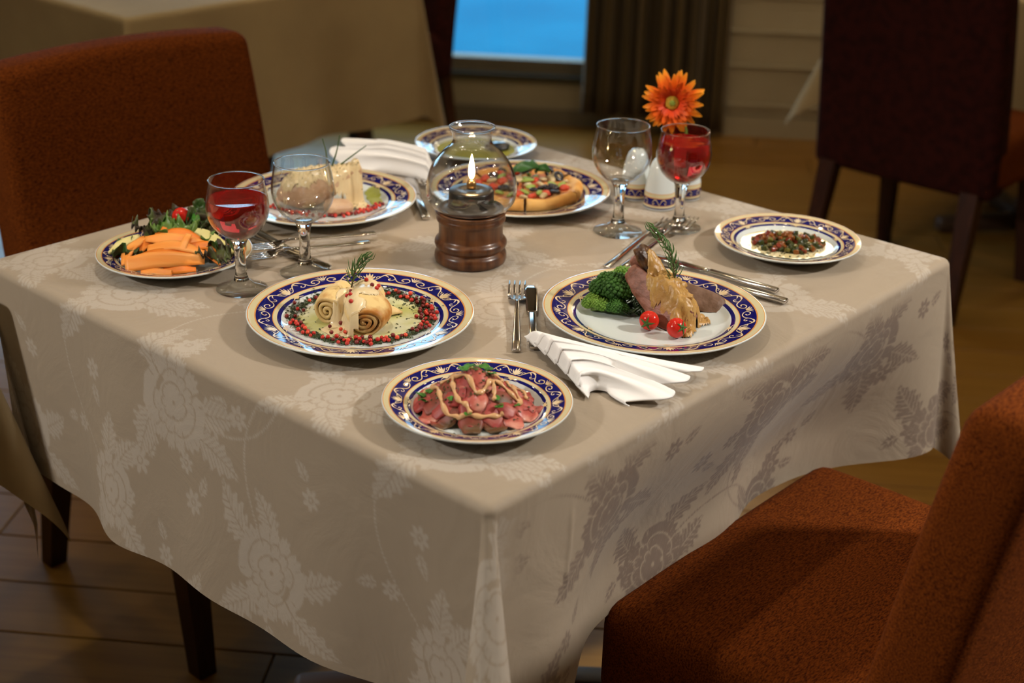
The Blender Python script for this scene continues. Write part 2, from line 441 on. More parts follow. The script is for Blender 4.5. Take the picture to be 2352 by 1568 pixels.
# ================================================================== CHAIRS
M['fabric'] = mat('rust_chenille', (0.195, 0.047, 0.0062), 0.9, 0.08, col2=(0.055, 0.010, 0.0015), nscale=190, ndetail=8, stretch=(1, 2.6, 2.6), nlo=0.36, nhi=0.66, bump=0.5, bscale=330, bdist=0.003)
M['fabric_shaded'] = mat('shaded_rust_chenille', (0.034, 0.0055, 0.0035), 0.9, 0.15, col2=(0.018, 0.003, 0.002), nscale=45, ndetail=6, nlo=0.4, nhi=0.65, bump=0.3, bscale=170, bdist=0.002)  # darker copy of the rust fabric, shade on far chairs put into its colour
M['leg'] = mat('dark_stained_wood', (0.045, 0.013, 0.006), 0.4, 0.4, col2=(0.025, 0.007, 0.004), nscale=12, stretch=(8, 8, 0.6))
CW = 0.51
def make_chair(name, label, fabric, BH=0.58):
    t = thing(name, label, 'chair')
    # seat cushion: z .34 - .47, front at +.20, under the back at -.20
    V, F = rbox((CW, 0.40, 0.135), 0.028, 4, 6)
    cx = 1 - (V[:, 0] / (CW / 2)) ** 2; cy = 1 - (V[:, 1] / 0.20) ** 2
    V[:, 2] += np.where(V[:, 2] > 0, 0.014 * np.clip(cx, 0, 1) ** 0.5 * np.clip(cy, 0, 1) ** 0.5, 0)
    V += np.array((0, 0.01, 0.4025))
    mk('seat', V, F, fabric, t)
    # backrest slab, leaning back
    V, F = rbox((CW, 0.088, BH), 0.022, 4, 6)
    h = (V[:, 2] + BH / 2)
    V[:, 0] *= 1 - 0.05 * (h / 0.58) ** 2
    V[:, 2] += np.where(V[:, 2] > 0.2, 0.012 * (1 - (V[:, 0] / (CW / 2)) ** 2), 0)
    V[:, 1] += -0.164 - 0.15 * h * (h / 0.58) ** 0.3 + 0.012 * (V[:, 0] / (CW / 2)) ** 2
    V[:, 2] += 0.325 + BH / 2
    bk = mk('backrest', V, F, fabric, t)
    pth = []
    for s in (-1,):
        for hh in np.linspace(0.03, BH - 0.025, 14):
            pth.append((s * (CW / 2) * (1 - 0.05 * (hh / 0.58) ** 2) * 0.965, -0.168 - 0.15 * hh * (hh / 0.58) ** 0.3 + 0.044 - 0.006 + 0.012, 0.325 + hh))
    mk('seam', *tube(pth, 0.0035, 6), fabric, bk)
    P2 = [(-x, y, z) for x, y, z in pth]
    mk('seam', *tube(P2, 0.0035, 6), fabric, bk)
    for sx in (-1, 1):
        for sy, yt, yb in ((1, 0.165, 0.212), (-1, -0.185, -0.245)):
            n = 8
            V = []
            for k in range(n + 1):
                u = k / n; z = 0.345 * (1 - u); hw = 0.024 - 0.008 * u
                x = sx * (CW / 2 - 0.04 - 0.012 * (1 - u)); y = yt + (yb - yt) * u
                V += [(x - hw, y - hw, z), (x + hw, y - hw, z), (x + hw, y + hw, z), (x - hw, y + hw, z)]
            F = grid_faces(n + 1, 4, True) + [(3, 2, 1, 0), (4 * n, 4 * n + 1, 4 * n + 2, 4 * n + 3)]
            o = mk('leg', V, F, M['leg'], t, False)
    return t
chA = make_chair('dining_chair', 'rust brown upholstered chair facing us across the left side of the laid table', M['fabric'])
chA.location = (0.445, 1.025, 0); chA.rotation_euler = (0, 0, math.pi - 0.03)
chB = make_chair('dining_chair', 'rust brown upholstered chair in the right foreground with its lit seat showing', M['fabric'], 0.545)
chB.location = (0.52, -0.145, 0); chB.rotation_euler = (0, 0, 0.0)
chC = make_chair('dining_chair', 'rust chair with back coloured dark red for shade, seen from behind at the upper right', M['fabric_shaded'])
[c for c in chC.children if c.name.startswith('seat')][0].data.materials[0] = M['fabric']  # seat in plain rust, backrest in the shade-darkened copy
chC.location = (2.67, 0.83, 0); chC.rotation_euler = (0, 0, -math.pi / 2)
chD = make_chair('dining_chair', 'rust chair coloured dark red for shade, peeking out between the back table and the blue window', M['fabric_shaded'])
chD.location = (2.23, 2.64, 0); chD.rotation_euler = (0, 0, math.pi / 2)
# ================================================================== TABLES AND CLOTHS
TW, TD, TZ = 0.937, 0.90, 0.75
DROP = 0.30

def damask_tile(n=640, size=0.58):
    """woven flower and leaf figure on a repeating tile; 1 = satin figure, 0 = ground"""
    r = np.random.default_rng(5)
    img = np.zeros((n, n), np.float32)
    ax = (np.arange(n) + 0.5) / n * size
    def win(cx, cy, rad):
        ix = np.arange(int((cx - rad) / size * n), int((cx + rad) / size * n) + 1)
        iy = np.arange(int((cy - rad) / size * n), int((cy + rad) / size * n) + 1)
        X = (ix + 0.5) / n * size - cx; Y = (iy + 0.5) / n * size - cy
        GX, GY = np.meshgrid(X, Y, indexing='ij')
        return np.ix_(ix % n, iy % n), GX, GY
    def stamp(idx, fill, line):
        cur = img[idx]; cur[fill] = 1.0; cur[line] = 0.0; img[idx] = cur
    def flower(cx, cy, R, ph):
        idx, X, Y = win(cx, cy, R * 1.3)
        rr = np.hypot(X, Y); th = np.arctan2(Y, X) + ph
        fill = np.zeros_like(rr, bool); line = np.zeros_like(rr, bool)
        for k, (f, m) in enumerate(((1.0, 9), (0.68, 7), (0.40, 5))):
            t2 = th + k * 0.7 + 0.5 * np.sin(2 * th + k)
            rb = R * f * (0.80 + 0.20 * np.abs(np.sin(m * t2 / 2)) ** 0.6 + 0.045 * np.sin(4 * m * t2) * (k == 0))
            if k == 0: fill = rr < rb
            else: line |= np.abs(rr - rb) < 0.0012
            line |= (np.abs(np.sin(m * t2 / 2)) < 0.0012 / np.maximum(rr, 0.004) * m / 2) & (rr < rb) & (rr > rb * (0.72 if k == 0 else 0.8))
            fr = np.abs(np.sin(m * 2.5 * t2)) < 0.10
            line |= fr & (rr > rb * 0.80) & (rr < rb * 0.96)
        line |= rr < R * 0.05
        stamp(idx, fill, line)
    def leaf(cx, cy, L_, Wd, ang, bend):
        idx, X, Y = win(cx, cy, L_ * 1.15)
        c, s_ = math.cos(ang), math.sin(ang)
        u = X * c + Y * s_; v = -X * s_ + Y * c
        s = u / L_; v = v - bend * L_ * (s * s)
        w = Wd * np.sin(np.pi * np.clip(s, 0, 1) ** 0.75) * (1 + 0.22 * np.sin(s * 34))
        fill = (s > 0) & (s < 1) & (np.abs(v) < w)
        line = fill & ((np.abs(v) < 0.0009) | (np.abs(((s * L_ - np.abs(v) * 0.9) / 0.0085) % 1.0 - 0.5) < 0.10))
        stamp(idx, fill, line)
    def stem(p, q, bow):
        t = np.linspace(0, 1, 60); d = np.array(q) - np.array(p); nrm = np.array((-d[1], d[0]))
        for tt in t:
            c = np.array(p) + d * tt + nrm * bow * math.sin(math.pi * tt)
            idx, X, Y = win(c[0], c[1], 0.003)
            stamp(idx, np.hypot(X, Y) < 0.0017, np.zeros_like(X, bool))
    def small(cx, cy, R, ph):
        idx, X, Y = win(cx, cy, R * 1.2); rr = np.hypot(X, Y); th = np.arctan2(Y, X) + ph
        rb = R * (0.45 + 0.55 * np.abs(np.cos(3.5 * th)))
        stamp(idx, rr < rb, np.abs(rr - R * 0.25) < 0.001)
    big = [(0.09, 0.10, 0.060), (0.36, 0.06, 0.050), (0.24, 0.28, 0.063), (0.50, 0.27, 0.055), (0.08, 0.42, 0.052), (0.37, 0.47, 0.060)]
    for i, (x, y, R) in enumerate(big):
        x2, y2, _ = big[(i + 1) % len(big)]
        if abs(x2 - x) < 0.3 and abs(y2 - y) < 0.3: stem((x, y), (x2, y2), 0.25)
    for (x, y, R) in big:
        a0 = r.random() * 6.28
        for k in range(5):
            a = a0 + k * 1.2566 + r.normal() * 0.25
            leaf(x + math.cos(a) * R * 0.8, y + math.sin(a) * R * 0.8, R * (1.0 + 0.5 * r.random()), R * (0.26 + 0.12 * r.random()), a + r.normal() * 0.4, r.normal() * 0.25)
    for _ in range(16):
        x, y = r.random(2) * size; small(x, y, 0.012 + 0.008 * r.random(), r.random() * 6)
        a = r.random() * 6.28
        leaf(x + 0.02 * math.cos(a), y + 0.02 * math.sin(a), 0.03, 0.008, a, 0.3)
    for (x, y, R) in big: flower(x, y, R, r.random() * 6)
    img = (img + np.roll(img, 1, 0) + np.roll(img, 1, 1) + np.roll(np.roll(img, 1, 0), 1, 1)) / 4
    return img, size

def drape(S, T, W_, D_, drop, waves, corner_k, push=None, rr=0.012, seed=0.0):
    """cloth coordinates (S, T) -> position, table rectangle [0,W]x[0,D], z relative to the table top"""
    a = np.where(S < 0, -S, np.where(S > W_, S - W_, 0.0)); sa = np.where(S < 0, -1.0, 1.0)
    b = np.where(T < 0, -T, np.where(T > D_, T - D_, 0.0)); sb = np.where(T < 0, -1.0, 1.0)
    cx = np.clip(S, 0, W_); cy = np.clip(T, 0, D_)
    rho = np.hypot(a, b)
    phi = np.arctan2(b, a)                      # 0 = straight over the x edge, pi/2 = over the y edge
    q = np.clip(np.minimum(a, b) / np.maximum(rho, 1e-9) * 1.41421, 0, 1)    # 0 on the faces, 1 on the diagonal
    bump = sstep(q, 0, 1) ** 1.3
    arc = rr * math.pi / 2
    hang = np.maximum(rho - arc, 0)
    t = np.clip(rho / arc, 0, 1) * math.pi / 2
    out = rr * np.sin(t); down = rr * (1 - np.cos(t)) + hang
    ck = corner_k if np.isscalar(corner_k) else np.where(sa < 0, np.where(sb < 0, corner_k[0], corner_k[3]), np.where(sb < 0, corner_k[1], corner_k[2]))
    k = ck * bump
    down = np.where(rho > arc, rr + hang * np.sqrt(1 - np.clip(k, 0, 0.95) ** 2), down)
    out = out + hang * k
    # waves of the hanging faces
    along = np.where(a > b, T, S) + np.where(a > b, sa, sb * 2.3)
    g = np.clip(hang / drop, 0, 1.3) ** 1.2
    out = out + g * waves * (0.5 * np.sin(along * 9.0 + seed) + 0.35 * np.sin(along * 17.0 + 1.3 + seed) + 0.2 * np.sin(along * 31 + 0.5)) * (1 - bump) + g * waves * 0.55
    dirx = np.where(rho > 0, np.cos(phi), 0) * sa; diry = np.where(rho > 0, np.sin(phi), 0) * sb
    # near a corner the faces keep their own normal, the fold turns over the diagonal
    nx = np.where(a > b, 1, 0.0) * (1 - bump) + np.cos(phi) * bump; ny = np.where(a > b, 0.0, 1) * (1 - bump) + np.sin(phi) * bump
    nl = np.hypot(nx, ny) + 1e-9; nx, ny = nx / nl * sa, ny / nl * sb
    # along-face displacement of the cloth beyond a corner: it gathers back against the fold
    minor = np.minimum(a, b); gather = minor * (1 - bump) * 0.30
    gx = np.where((a <= b) & (a > 0), sa * gather, 0); gy = np.where((b < a) & (b > 0), sb * gather, 0)
    x = cx + nx * out + gx; y = cy + ny * out + gy
    if push is not None:
        return push(x, y, -down, S, T)
    return x, y, -down

def cloth_mesh(name, origin, W_, D_, drop, step, material, waves, corner_k, push=None, pattern=None, seed=0.0):
    ns = int((W_ + 2 * drop) / step) + 1; ntt = int((D_ + 2 * drop) / step) + 1
    s = np.linspace(-drop, W_ + drop, ns); t = np.linspace(-drop, D_ + drop, ntt)
    S, T = np.meshgrid(s, t, indexing='ij')
    x, y, z = drape(S, T, W_, D_, drop, waves, corner_k, push, seed=seed)
    # slack and ironing folds of the top
    top = (z > -0.002)
    V = np.stack([x, y, z], 2).reshape(-1, 3) + np.array(origin)
    idx = np.arange(ns * ntt).reshape(ns, ntt)
    F = np.stack([idx[:-1, :-1], idx[1:, :-1], idx[1:, 1:], idx[:-1, 1:]], 2).reshape(-1, 4)
    o = mk(name, V, F, material)
    uv = o.data.uv_layers.new(name='UVMap')
    UVv = np.stack([S, T], 2).reshape(-1, 2)[F.ravel()]
    uv.data.foreach_set('uv', UVv.astype(np.float32).ravel())
    if pattern is not None:
        img, size = pattern; n = img.shape[0]
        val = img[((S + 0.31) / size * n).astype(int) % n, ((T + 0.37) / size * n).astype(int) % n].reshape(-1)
        val = val * (1 - 1.9 * (1 - sstep(T, -0.05, -0.004)) * sstep(S, -0.02, 0.06)).reshape(-1)   # sheen reversal painted in: figure darker than ground on the front right fall
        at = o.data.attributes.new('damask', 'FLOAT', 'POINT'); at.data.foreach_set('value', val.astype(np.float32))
    return o

def damask_material():
    m = bpy.data.materials.new('damask_linen'); m.use_nodes = True
    nt = m.node_tree; N = nt.nodes; L = nt.links; b = N['Principled BSDF']
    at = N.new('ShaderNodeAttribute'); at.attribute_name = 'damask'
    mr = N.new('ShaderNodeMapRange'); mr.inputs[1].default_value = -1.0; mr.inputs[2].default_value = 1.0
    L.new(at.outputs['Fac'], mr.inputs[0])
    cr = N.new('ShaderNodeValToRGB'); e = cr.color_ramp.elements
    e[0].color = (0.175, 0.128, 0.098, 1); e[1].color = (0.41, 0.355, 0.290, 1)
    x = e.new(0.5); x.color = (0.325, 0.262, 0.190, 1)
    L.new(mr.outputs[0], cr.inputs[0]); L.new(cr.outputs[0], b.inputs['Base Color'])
    b.inputs['Roughness'].default_value = 0.62; b.inputs['Specular IOR Level'].default_value = 0.35
    b.inputs['Sheen Weight'].default_value = 0.12
    tc = N.new('ShaderNodeTexCoord')
    nz = N.new('ShaderNodeTexNoise'); nz.inputs['Scale'].default_value = 9; nz.inputs['Detail'].default_value = 6
    nz.inputs['Distortion'].default_value = 1.2
    L.new(tc.outputs['Object'], nz.inputs['Vector'])
    bp = N.new('ShaderNodeBump'); bp.inputs['Strength'].default_value = 0.35; bp.inputs['Distance'].default_value = 0.010
    L.new(nz.outputs['Fac'], bp.inputs['Height'])
    wv = N.new('ShaderNodeTexNoise'); wv.inputs['Scale'].default_value = 900; wv.inputs['Detail'].default_value = 1
    L.new(tc.outputs['Object'], wv.inputs['Vector'])
    b2 = N.new('ShaderNodeBump'); b2.inputs['Strength'].default_value = 0.12; b2.inputs['Distance'].default_value = 0.0006
    L.new(wv.outputs['Fac'], b2.inputs['Height']); L.new(bp.outputs[0], b2.inputs['Normal']); L.new(b2.outputs[0], b.inputs['Normal'])
    return m
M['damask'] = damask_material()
M['linen'] = mat('plain_beige_linen', (0.42, 0.33, 0.19), 0.85, 0.2, col2=(0.38, 0.295, 0.17), nscale=6, bump=0.25, bscale=9, bdist=0.01, sheen=0.1)
M['table_wood'] = mat('table_wood', (0.06, 0.03, 0.015), 0.5, 0.4)

def table(label, x0, y0, w, d):
    t = thing('dining_table', label, 'table', (x0 + w / 2, y0 + d / 2, 0))
    V, F = rbox((w - 0.006, d - 0.006, 0.028), 0.006, 2); mk('table_top', V + np.array((0, 0, TZ - 0.0165)), F, M['table_wood'], t)
    mk('column', *lathe([(0.0001, 0.05), (0.05, 0.05), (0.045, 0.10), (0.032, 0.16), (0.032, 0.60), (0.06, TZ - 0.032), (0.0001, TZ - 0.032)], 24), M['table_wood'], t)
    for k in range(4):
        a = math.pi / 4 + k * math.pi / 2
        V, F = rbox((0.27, 0.055, 0.045), 0.012, 2); V[:, 2] -= np.clip(V[:, 0], 0, 1) * 0.12; V[:, 2] += 0.040
        V[:, 0] += 0.145; V[:, 2] = np.maximum(V[:, 2], 0.001)
        mk('foot', rot(V, rz=a), F, M['table_wood'], t)
    return t
table('wooden dining table under the damask cloth laid with plates of food', 0, 0, TW, TD)

def push_chair(x, y, z, S, T):
    # the front right face leans back against the seat of the pushed-in chair; ironed crease near the corner
    face = (T < 0) & (S > -0.05)
    win = sstep(S, 0.05, 0.32) * (1 - sstep(S, 0.70, 0.95))
    f = np.where(face, win * sstep(-z, 0.02, 0.24), 0)
    y = y + 0.085 * f
    # left of the near face the cloth is drawn in towards the far corner
    lf = (1 - sstep(S, 0.0, np.where(T > TD, 0.6, 0.22))) * sstep(T, 0.45, 0.90) * np.clip(-z / 0.30, 0, 1.2)
    y = y - np.where(T > TD, 0.060 + 0.035 * sstep(T, TD, TD + 0.06), 0.060) * lf
    cr = np.exp(-((S - 0.115 - 0.05 * z) / 0.004) ** 2) * sstep(-z, 0.03, 0.08) * (1 - sstep(-z, 0.13, 0.17))
    y = y - np.where(T < 0, 0.0016 * cr, 0)
    # on the far side the hem rests on the seat of the chair pushed under it
    rest = sstep(S, 0.10, 0.18) * (1 - sstep(S, 0.72, 0.80)) * (T > TD)
    z = np.where(rest > 0, np.maximum(z, -0.30 + 0.046 * rest), z)
    return x, y, z
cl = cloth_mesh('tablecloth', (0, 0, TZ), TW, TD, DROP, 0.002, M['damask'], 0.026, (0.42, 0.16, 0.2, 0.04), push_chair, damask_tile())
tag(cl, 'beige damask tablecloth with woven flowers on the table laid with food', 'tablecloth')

table('dining table under a plain beige cloth at the upper left', 1.03, 2.104, 0.94, 0.90)
c2 = cloth_mesh('tablecloth', (1.03, 2.104, TZ), 0.94, 0.90, 0.41, 0.007, M['linen'], 0.03, (0.30, 0.14, 0.2, 0.2), seed=1.0)
tag(c2, 'plain beige tablecloth on the table behind at the upper left', 'tablecloth')
table('dining table under a beige cloth cut off by the left frame edge', -1.025, 0.872, 0.94, 0.90)
c3 = cloth_mesh('tablecloth', (-1.025, 0.872, TZ), 0.94, 0.90, 0.29, 0.005, M['linen'], 0.02, (0.15, 0.24, 0.15, 0.15), seed=2.0)
tag(c3, 'beige tablecloth corner hanging at the left frame edge', 'tablecloth')
table('dining table hidden behind the dark red shaded chair at the upper right', 2.93, 0.33, 0.70, 0.90)
c4 = cloth_mesh('tablecloth', (2.93, 0.33, TZ), 0.70, 0.90, 0.34, 0.007, M['linen'], 0.03, 0.35, seed=3.0)
tag(c4, 'pale tablecloth corner hanging behind the dark red shaded chair', 'tablecloth')
# ================================================================== CROCKERY
RZ = math.radians(-48.1)
BIG, SMALL = 0.1378, 0.1022
PL = dict(crepe=(.1999, .3977), lamb=(.4598, .1487), carp=(.124, .1323), salad=(.1632, .7224), amuse=(.8025, .1707), soup=(.8279, .7955), pizza=(.6997, .5829), chick=(.4595, .7606))
PZ = TZ + 0.0006

def ramp_by_radius(m, stops, scale):
    nt = m.node_tree; N = nt.nodes; L = nt.links; b = N['Principled BSDF']
    tc = N.new('ShaderNodeTexCoord'); sx = N.new('ShaderNodeSeparateXYZ'); L.new(tc.outputs['Object'], sx.inputs[0])
    cb = N.new('ShaderNodeCombineXYZ'); L.new(sx.outputs[0], cb.inputs[0]); L.new(sx.outputs[1], cb.inputs[1])
    ln = N.new('ShaderNodeVectorMath'); ln.operation = 'LENGTH'; L.new(cb.outputs[0], ln.inputs[0])
    mu = N.new('ShaderNodeMath'); mu.operation = 'MULTIPLY'; mu.inputs[1].default_value = 1.0 / scale; L.new(ln.outputs['Value'], mu.inputs[0])
    cr = N.new('ShaderNodeValToRGB'); cr.color_ramp.interpolation = 'CONSTANT'
    e = cr.color_ramp.elements
    e[0].position = 0.0; e[0].color = (*stops[0][1], 1); e.remove(e[1])
    for p, c in stops[1:]:
        x = e.new(p); x.color = (*c, 1)
    L.new(mu.outputs[0], cr.inputs[0]); L.new(cr.outputs[0], b.inputs['Base Color'])

PORC = (0.60, 0.64, 0.62); CREAM = (0.58, 0.51, 0.31); NAVY = (0.006, 0.006, 0.105); GOLD = (0.60, 0.25, 0.055)
M['porcelain'] = mat('white_porcelain', PORC, 0.08, 0.55)
PROF_TOP = [(0.0, 0.0046), (0.30, 0.0046), (0.56, 0.0048), (0.62, 0.0056), (0.655, 0.0078), (0.68, 0.0105), (0.705, 0.0123), (0.73, 0.0132), (0.985, 0.0205), (0.996, 0.0206), (1.0, 0.0198)]
def rim_z(fr): return 0.0132 + (fr - 0.73) / (0.985 - 0.73) * (0.0205 - 0.0132)
PROF_BOT = [(0.998, 0.0186), (0.97, 0.0174), (0.70, 0.0075), (0.60, 0.0020), (0.58, 0.0), (0.565, 0.0), (0.55, 0.0016), (0.0, 0.0016)]
M['scroll'] = mat('cream_gilt_scroll', (0.70, 0.58, 0.40), 0.25, 0.5, col2=(0.62, 0.44, 0.22), nscale=90)

def ribbon(pts, wid, R, zoff=0.0004):
    """flat band on the plate rim; pts = (angle deg, radius fraction), half widths as a fraction of R"""
    n = max(8, len(pts) * 4)
    P = smooth_path([(a, r, 0) for a, r in pts], n)
    w = np.interp(np.linspace(0, 1, n), np.linspace(0, 1, len(wid)), wid)
    XY = np.stack([P[:, 1] * np.cos(np.radians(P[:, 0])), P[:, 1] * np.sin(np.radians(P[:, 0]))], 1)
    T = np.gradient(XY, axis=0); T /= np.linalg.norm(T, axis=1)[:, None] + 1e-9
    Nn = np.stack([-T[:, 1], T[:, 0]], 1)
    A = XY + Nn * w[:, None]; B = XY - Nn * w[:, None]
    V = []
    for i in range(n):
        for q in (A[i], B[i]):
            fr = np.hypot(*q); V.append((q[0] * R, q[1] * R, rim_z(fr) + zoff))
    F = [(2 * i, 2 * i + 1, 2 * i + 3, 2 * i + 2) for i in range(n - 1)]
    return np.array(V), F

def scrollwork(R):
    parts = []
    r0, r1 = 0.785, 0.905
    def rb(pts, wid, off):
        for m_ in (1, -1):
            parts.append(ribbon([(off + m_ * s * 60, r0 + t * (r1 - r0)) for s, t in pts], wid, R))
    for k in range(6):
        c = k * 60.0
        # palmette
        for da, tl, w in ((0, 1.0, .013), (1.8, .86, .011), (3.5, .62, .010)):
            for m_ in ((1, -1) if da else (1,)):
                parts.append(ribbon([(c + m_ * da * 0.15, r0), (c + m_ * da * 0.75, r0 + tl * 0.55 * (r1 - r0)), (c + m_ * da * 1.1, r0 + tl * (r1 - r0))], [0.004, w, 0.001], R))
        # long S scroll rising from the palmette to a leaf head
        rb([(0.03, 0.06), (0.07, 0.10), (0.105, 0.35), (0.14, 0.70), (0.185, 0.92), (0.235, 0.86), (0.26, 0.66)], [.003, .004, .005, .006, .009, .007, .001], c)
        rb([(0.075, 0.30), (0.085, 0.52), (0.11, 0.55), (0.115, 0.42)], [.003, .004, .005, .004], c)
        rb([(0.16, 0.80), (0.19, 0.66), (0.205, 0.52)], [.005, .006, .001], c)
        # second scroll falling and curling into the spiral beside the fan
        rb([(0.20, 0.90), (0.255, 0.72), (0.285, 0.45), (0.32, 0.16), (0.375, 0.06), (0.435, 0.20), (0.455, 0.46), (0.42, 0.66), (0.375, 0.58), (0.365, 0.38), (0.395, 0.30)], [.003, .004, .005, .005, .005, .005, .005, .005, .005, .006, .006], c)
        rb([(0.285, 0.45), (0.265, 0.24), (0.235, 0.16), (0.215, 0.28), (0.232, 0.40)], [.004, .004, .004, .005, .006], c)
        # fan between the spirals
        parts.append(ribbon([(c + 30, r0 + 0.45 * (r1 - r0)), (c + 30, r0 + 0.98 * (r1 - r0))], [.004, .007, .001], R))
        rb([(0.485, 0.46), (0.465, 0.72), (0.435, 0.92)], [.003, .006, .001], c)
        rb([(0.49, 0.46), (0.48, 0.8), (0.465, 1.0)], [.003, .005, .001], c)
        # crossing bands that break the inner blue ring
        parts.append(ribbon([(c - 3.2, 0.709), (c, 0.709), (c + 3.2, 0.709)], [.0005, .024, .0005], R, 0.0003 + 0.0006))
        for m_ in (1, -1):
            parts.append(ribbon([(c - 6.0, 0.709 + m_ * 0.020), (c, 0.709), (c + 6.0, 0.709 - m_ * 0.020)], [.003, .004, .003], R, 0.0012))
    return join(parts)

def plate_mesh(R):
    seg = 128
    prof = [(r * R, z) for r, z in PROF_TOP] + [(r * R, z) for r, z in PROF_BOT]
    V, F = lathe([(max(r, 1e-4), z) for r, z in prof], seg)
    return V, F, (len(PROF_TOP) - 2) * seg
def plate_material(R):
    m = mat('decorated_porcelain_%d' % int(R * 1000), PORC, 0.06, 0.6, coat=0.3, coat_r=0.03)
    ramp_by_radius(m, [(0, PORC), (0.692, NAVY), (0.727, CREAM), (0.762, GOLD), (0.772, NAVY), (0.912, GOLD), (0.922, CREAM), (0.978, GOLD), (0.986, PORC)], R)
    return m
_plates = {}
def plate(key, R, label, spin=0.0, tilt=None):
    if R not in _plates:
        V, F, ntop = plate_mesh(R)
        o = mk('dinner_plate' if R == BIG else 'side_plate', V, F, [plate_material(R), M['porcelain']])
        mi = np.array([0 if i < ntop else 1 for i in range(len(F))], dtype=np.int32)
        o.data.polygons.foreach_set('material_index', mi)
        sV, sF = scrollwork(R)
        mk('scrollwork', sV, sF, M['scroll'], o, False)
        _plates[R] = o
    else:
        o = copy_tree(_plates[R])
    o.location = (*PL[key], PZ); o.rotation_euler = (0, 0, RZ + math.radians(spin))
    return tag(o, label, 'plate')
plate('crepe', BIG, 'large blue rimmed plate holding the rolled crepe with red peppercorns', 30)
plate('lamb', BIG, 'large blue rimmed plate holding sliced meat and broccoli', 34)
plate('pizza', BIG, 'large blue rimmed plate holding the small pizza', 12)
plate('chick', BIG, 'large blue rimmed plate holding the chicken leg in cream sauce', 40)
plate('carp', SMALL, 'small blue rimmed plate nearest the front corner holding raw beef slices', 0)
plate('salad', SMALL, 'small blue rimmed plate holding the carrot salad', 20)
plate('amuse', SMALL, 'small blue rimmed plate at the right holding diced vegetables in oil', 10)
plate('soup', SMALL, 'small blue rimmed plate at the far corner holding green oil', 5)

# ---- glasses
M['thin'] = thin_glass('clear_bowl_glass', (0.985, 0.99, 0.99), ior=1.5, gain=1.8)
M['solidglass'] = mat('clear_solid_glass', (1, 1, 1), 0.0, 0.5, trans=1.0, ior=1.48)
M['wine'] = mat('red_drink', (0.60, 0.012, 0.014), 0.0, 0.5, trans=0.80, ior=1.34)
M['foot_glass'] = soft_glass('clear_foot_glass', 0.28)
M['rim_glass'] = soft_glass('clear_rim_glass', 0.6)
BOWL_OUT = [(0.0125, 0.0705), (0.020, 0.0745), (0.0275, 0.0810), (0.0345, 0.0905), (0.0388, 0.1010), (0.0402, 0.1110), (0.0395, 0.1220), (0.0377, 0.1330), (0.0358, 0.1430), (0.0353, 0.1480)]
def ring_torus(R, r, n=48, m_=8):
    a, p = np.meshgrid(np.linspace(0, 2 * np.pi, n, endpoint=False), np.linspace(0, 2 * np.pi, m_, endpoint=False), indexing='ij')
    V = np.stack([(R + r * np.cos(p)) * np.cos(a), (R + r * np.cos(p)) * np.sin(a), r * np.sin(p)], 2).reshape(-1, 3)
    return V, [(i * m_ + k, ((i + 1) % n) * m_ + k, ((i + 1) % n) * m_ + (k + 1) % m_, i * m_ + (k + 1) % m_) for i in range(n) for k in range(m_)]
def make_glass(x, y, sc, label, wine_z=None):
    t = thing('wine_glass', label, 'glass', (x, y, PZ))
    bo = smooth_path([(r, z, 0) for r, z in BOWL_OUT], 40)[:, :2]
    th = 0.0011
    inner = [(max(r - th, 0.0), z + th * 0.6) for r, z in bo]; inner[0] = (0.0001, 0.0735); inner[1] = (0.011, 0.0738); inner[2] = (0.0145, 0.0748)
    prof = list(bo) + [(bo[-1][0] - th * 0.5, bo[-1][1] + 0.0009)] + inner[::-1]
    V, F = lathe(prof, 64)
    bw = mk('bowl', V * sc, F, M['thin'], t)
    V, F = ring_torus(0.0351, 0.0009, 64, 8); mk('rim', (V + np.array((0, 0, 0.1484))) * sc, F, M['rim_glass'], bw)
    ft = [(0.0001, 0.0), (0.033, 0.0), (0.0338, 0.0009), (0.0325, 0.0021), (0.024, 0.0045), (0.0155, 0.0085), (0.0105, 0.0125), (0.0001, 0.0130)]
    V, F = lathe(ft, 48); mk('foot', V * sc, F, M['foot_glass'], t)
    st = [(0.0001, 0.0131), (0.0102, 0.0131), (0.0095, 0.0150), (0.0078, 0.0200), (0.0070, 0.030), (0.0068, 0.042), (0.0074, 0.054), (0.0088, 0.0625), (0.0108, 0.0675), (0.0126, 0.0704), (0.0105, 0.0722), (0.0001, 0.0728)]
    V, F = lathe([tuple(p) for p in st], 48); mk('stem', V * sc, F, M['solidglass'], t)
    if wine_z:
        w = [(r - th - 0.0002, z + th * 0.6) for r, z in bo if z + th < wine_z and r > 0.016]
        prof = [(0.0001, 0.0740), (0.010, 0.0742)] + w
        rtop = np.interp(wine_z, bo[:, 1], bo[:, 0]) - th - 0.0002
        prof += [(rtop, wine_z), (rtop - 0.001, wine_z - 0.0002), (0.0001, wine_z - 0.0003)]
        V, F = lathe(prof, 64); wo = mk('drink', V * sc, F, M['wine'], t); wo['label'] = 'clear red drink'
    return t
make_glass(.1707, .591, 0.985, 'stemmed glass filled with red drink beside the carrot salad', 0.124)
make_glass(.2665, .5778, 1.02, 'empty stemmed glass beside the glass lamp on its left')
make_glass(.6946, .3883, 1.06, 'empty stemmed glass in front of the salt and pepper shakers')
make_glass(.7713, .3351, 0.985, 'stemmed glass of red drink below the orange flower', 0.133)

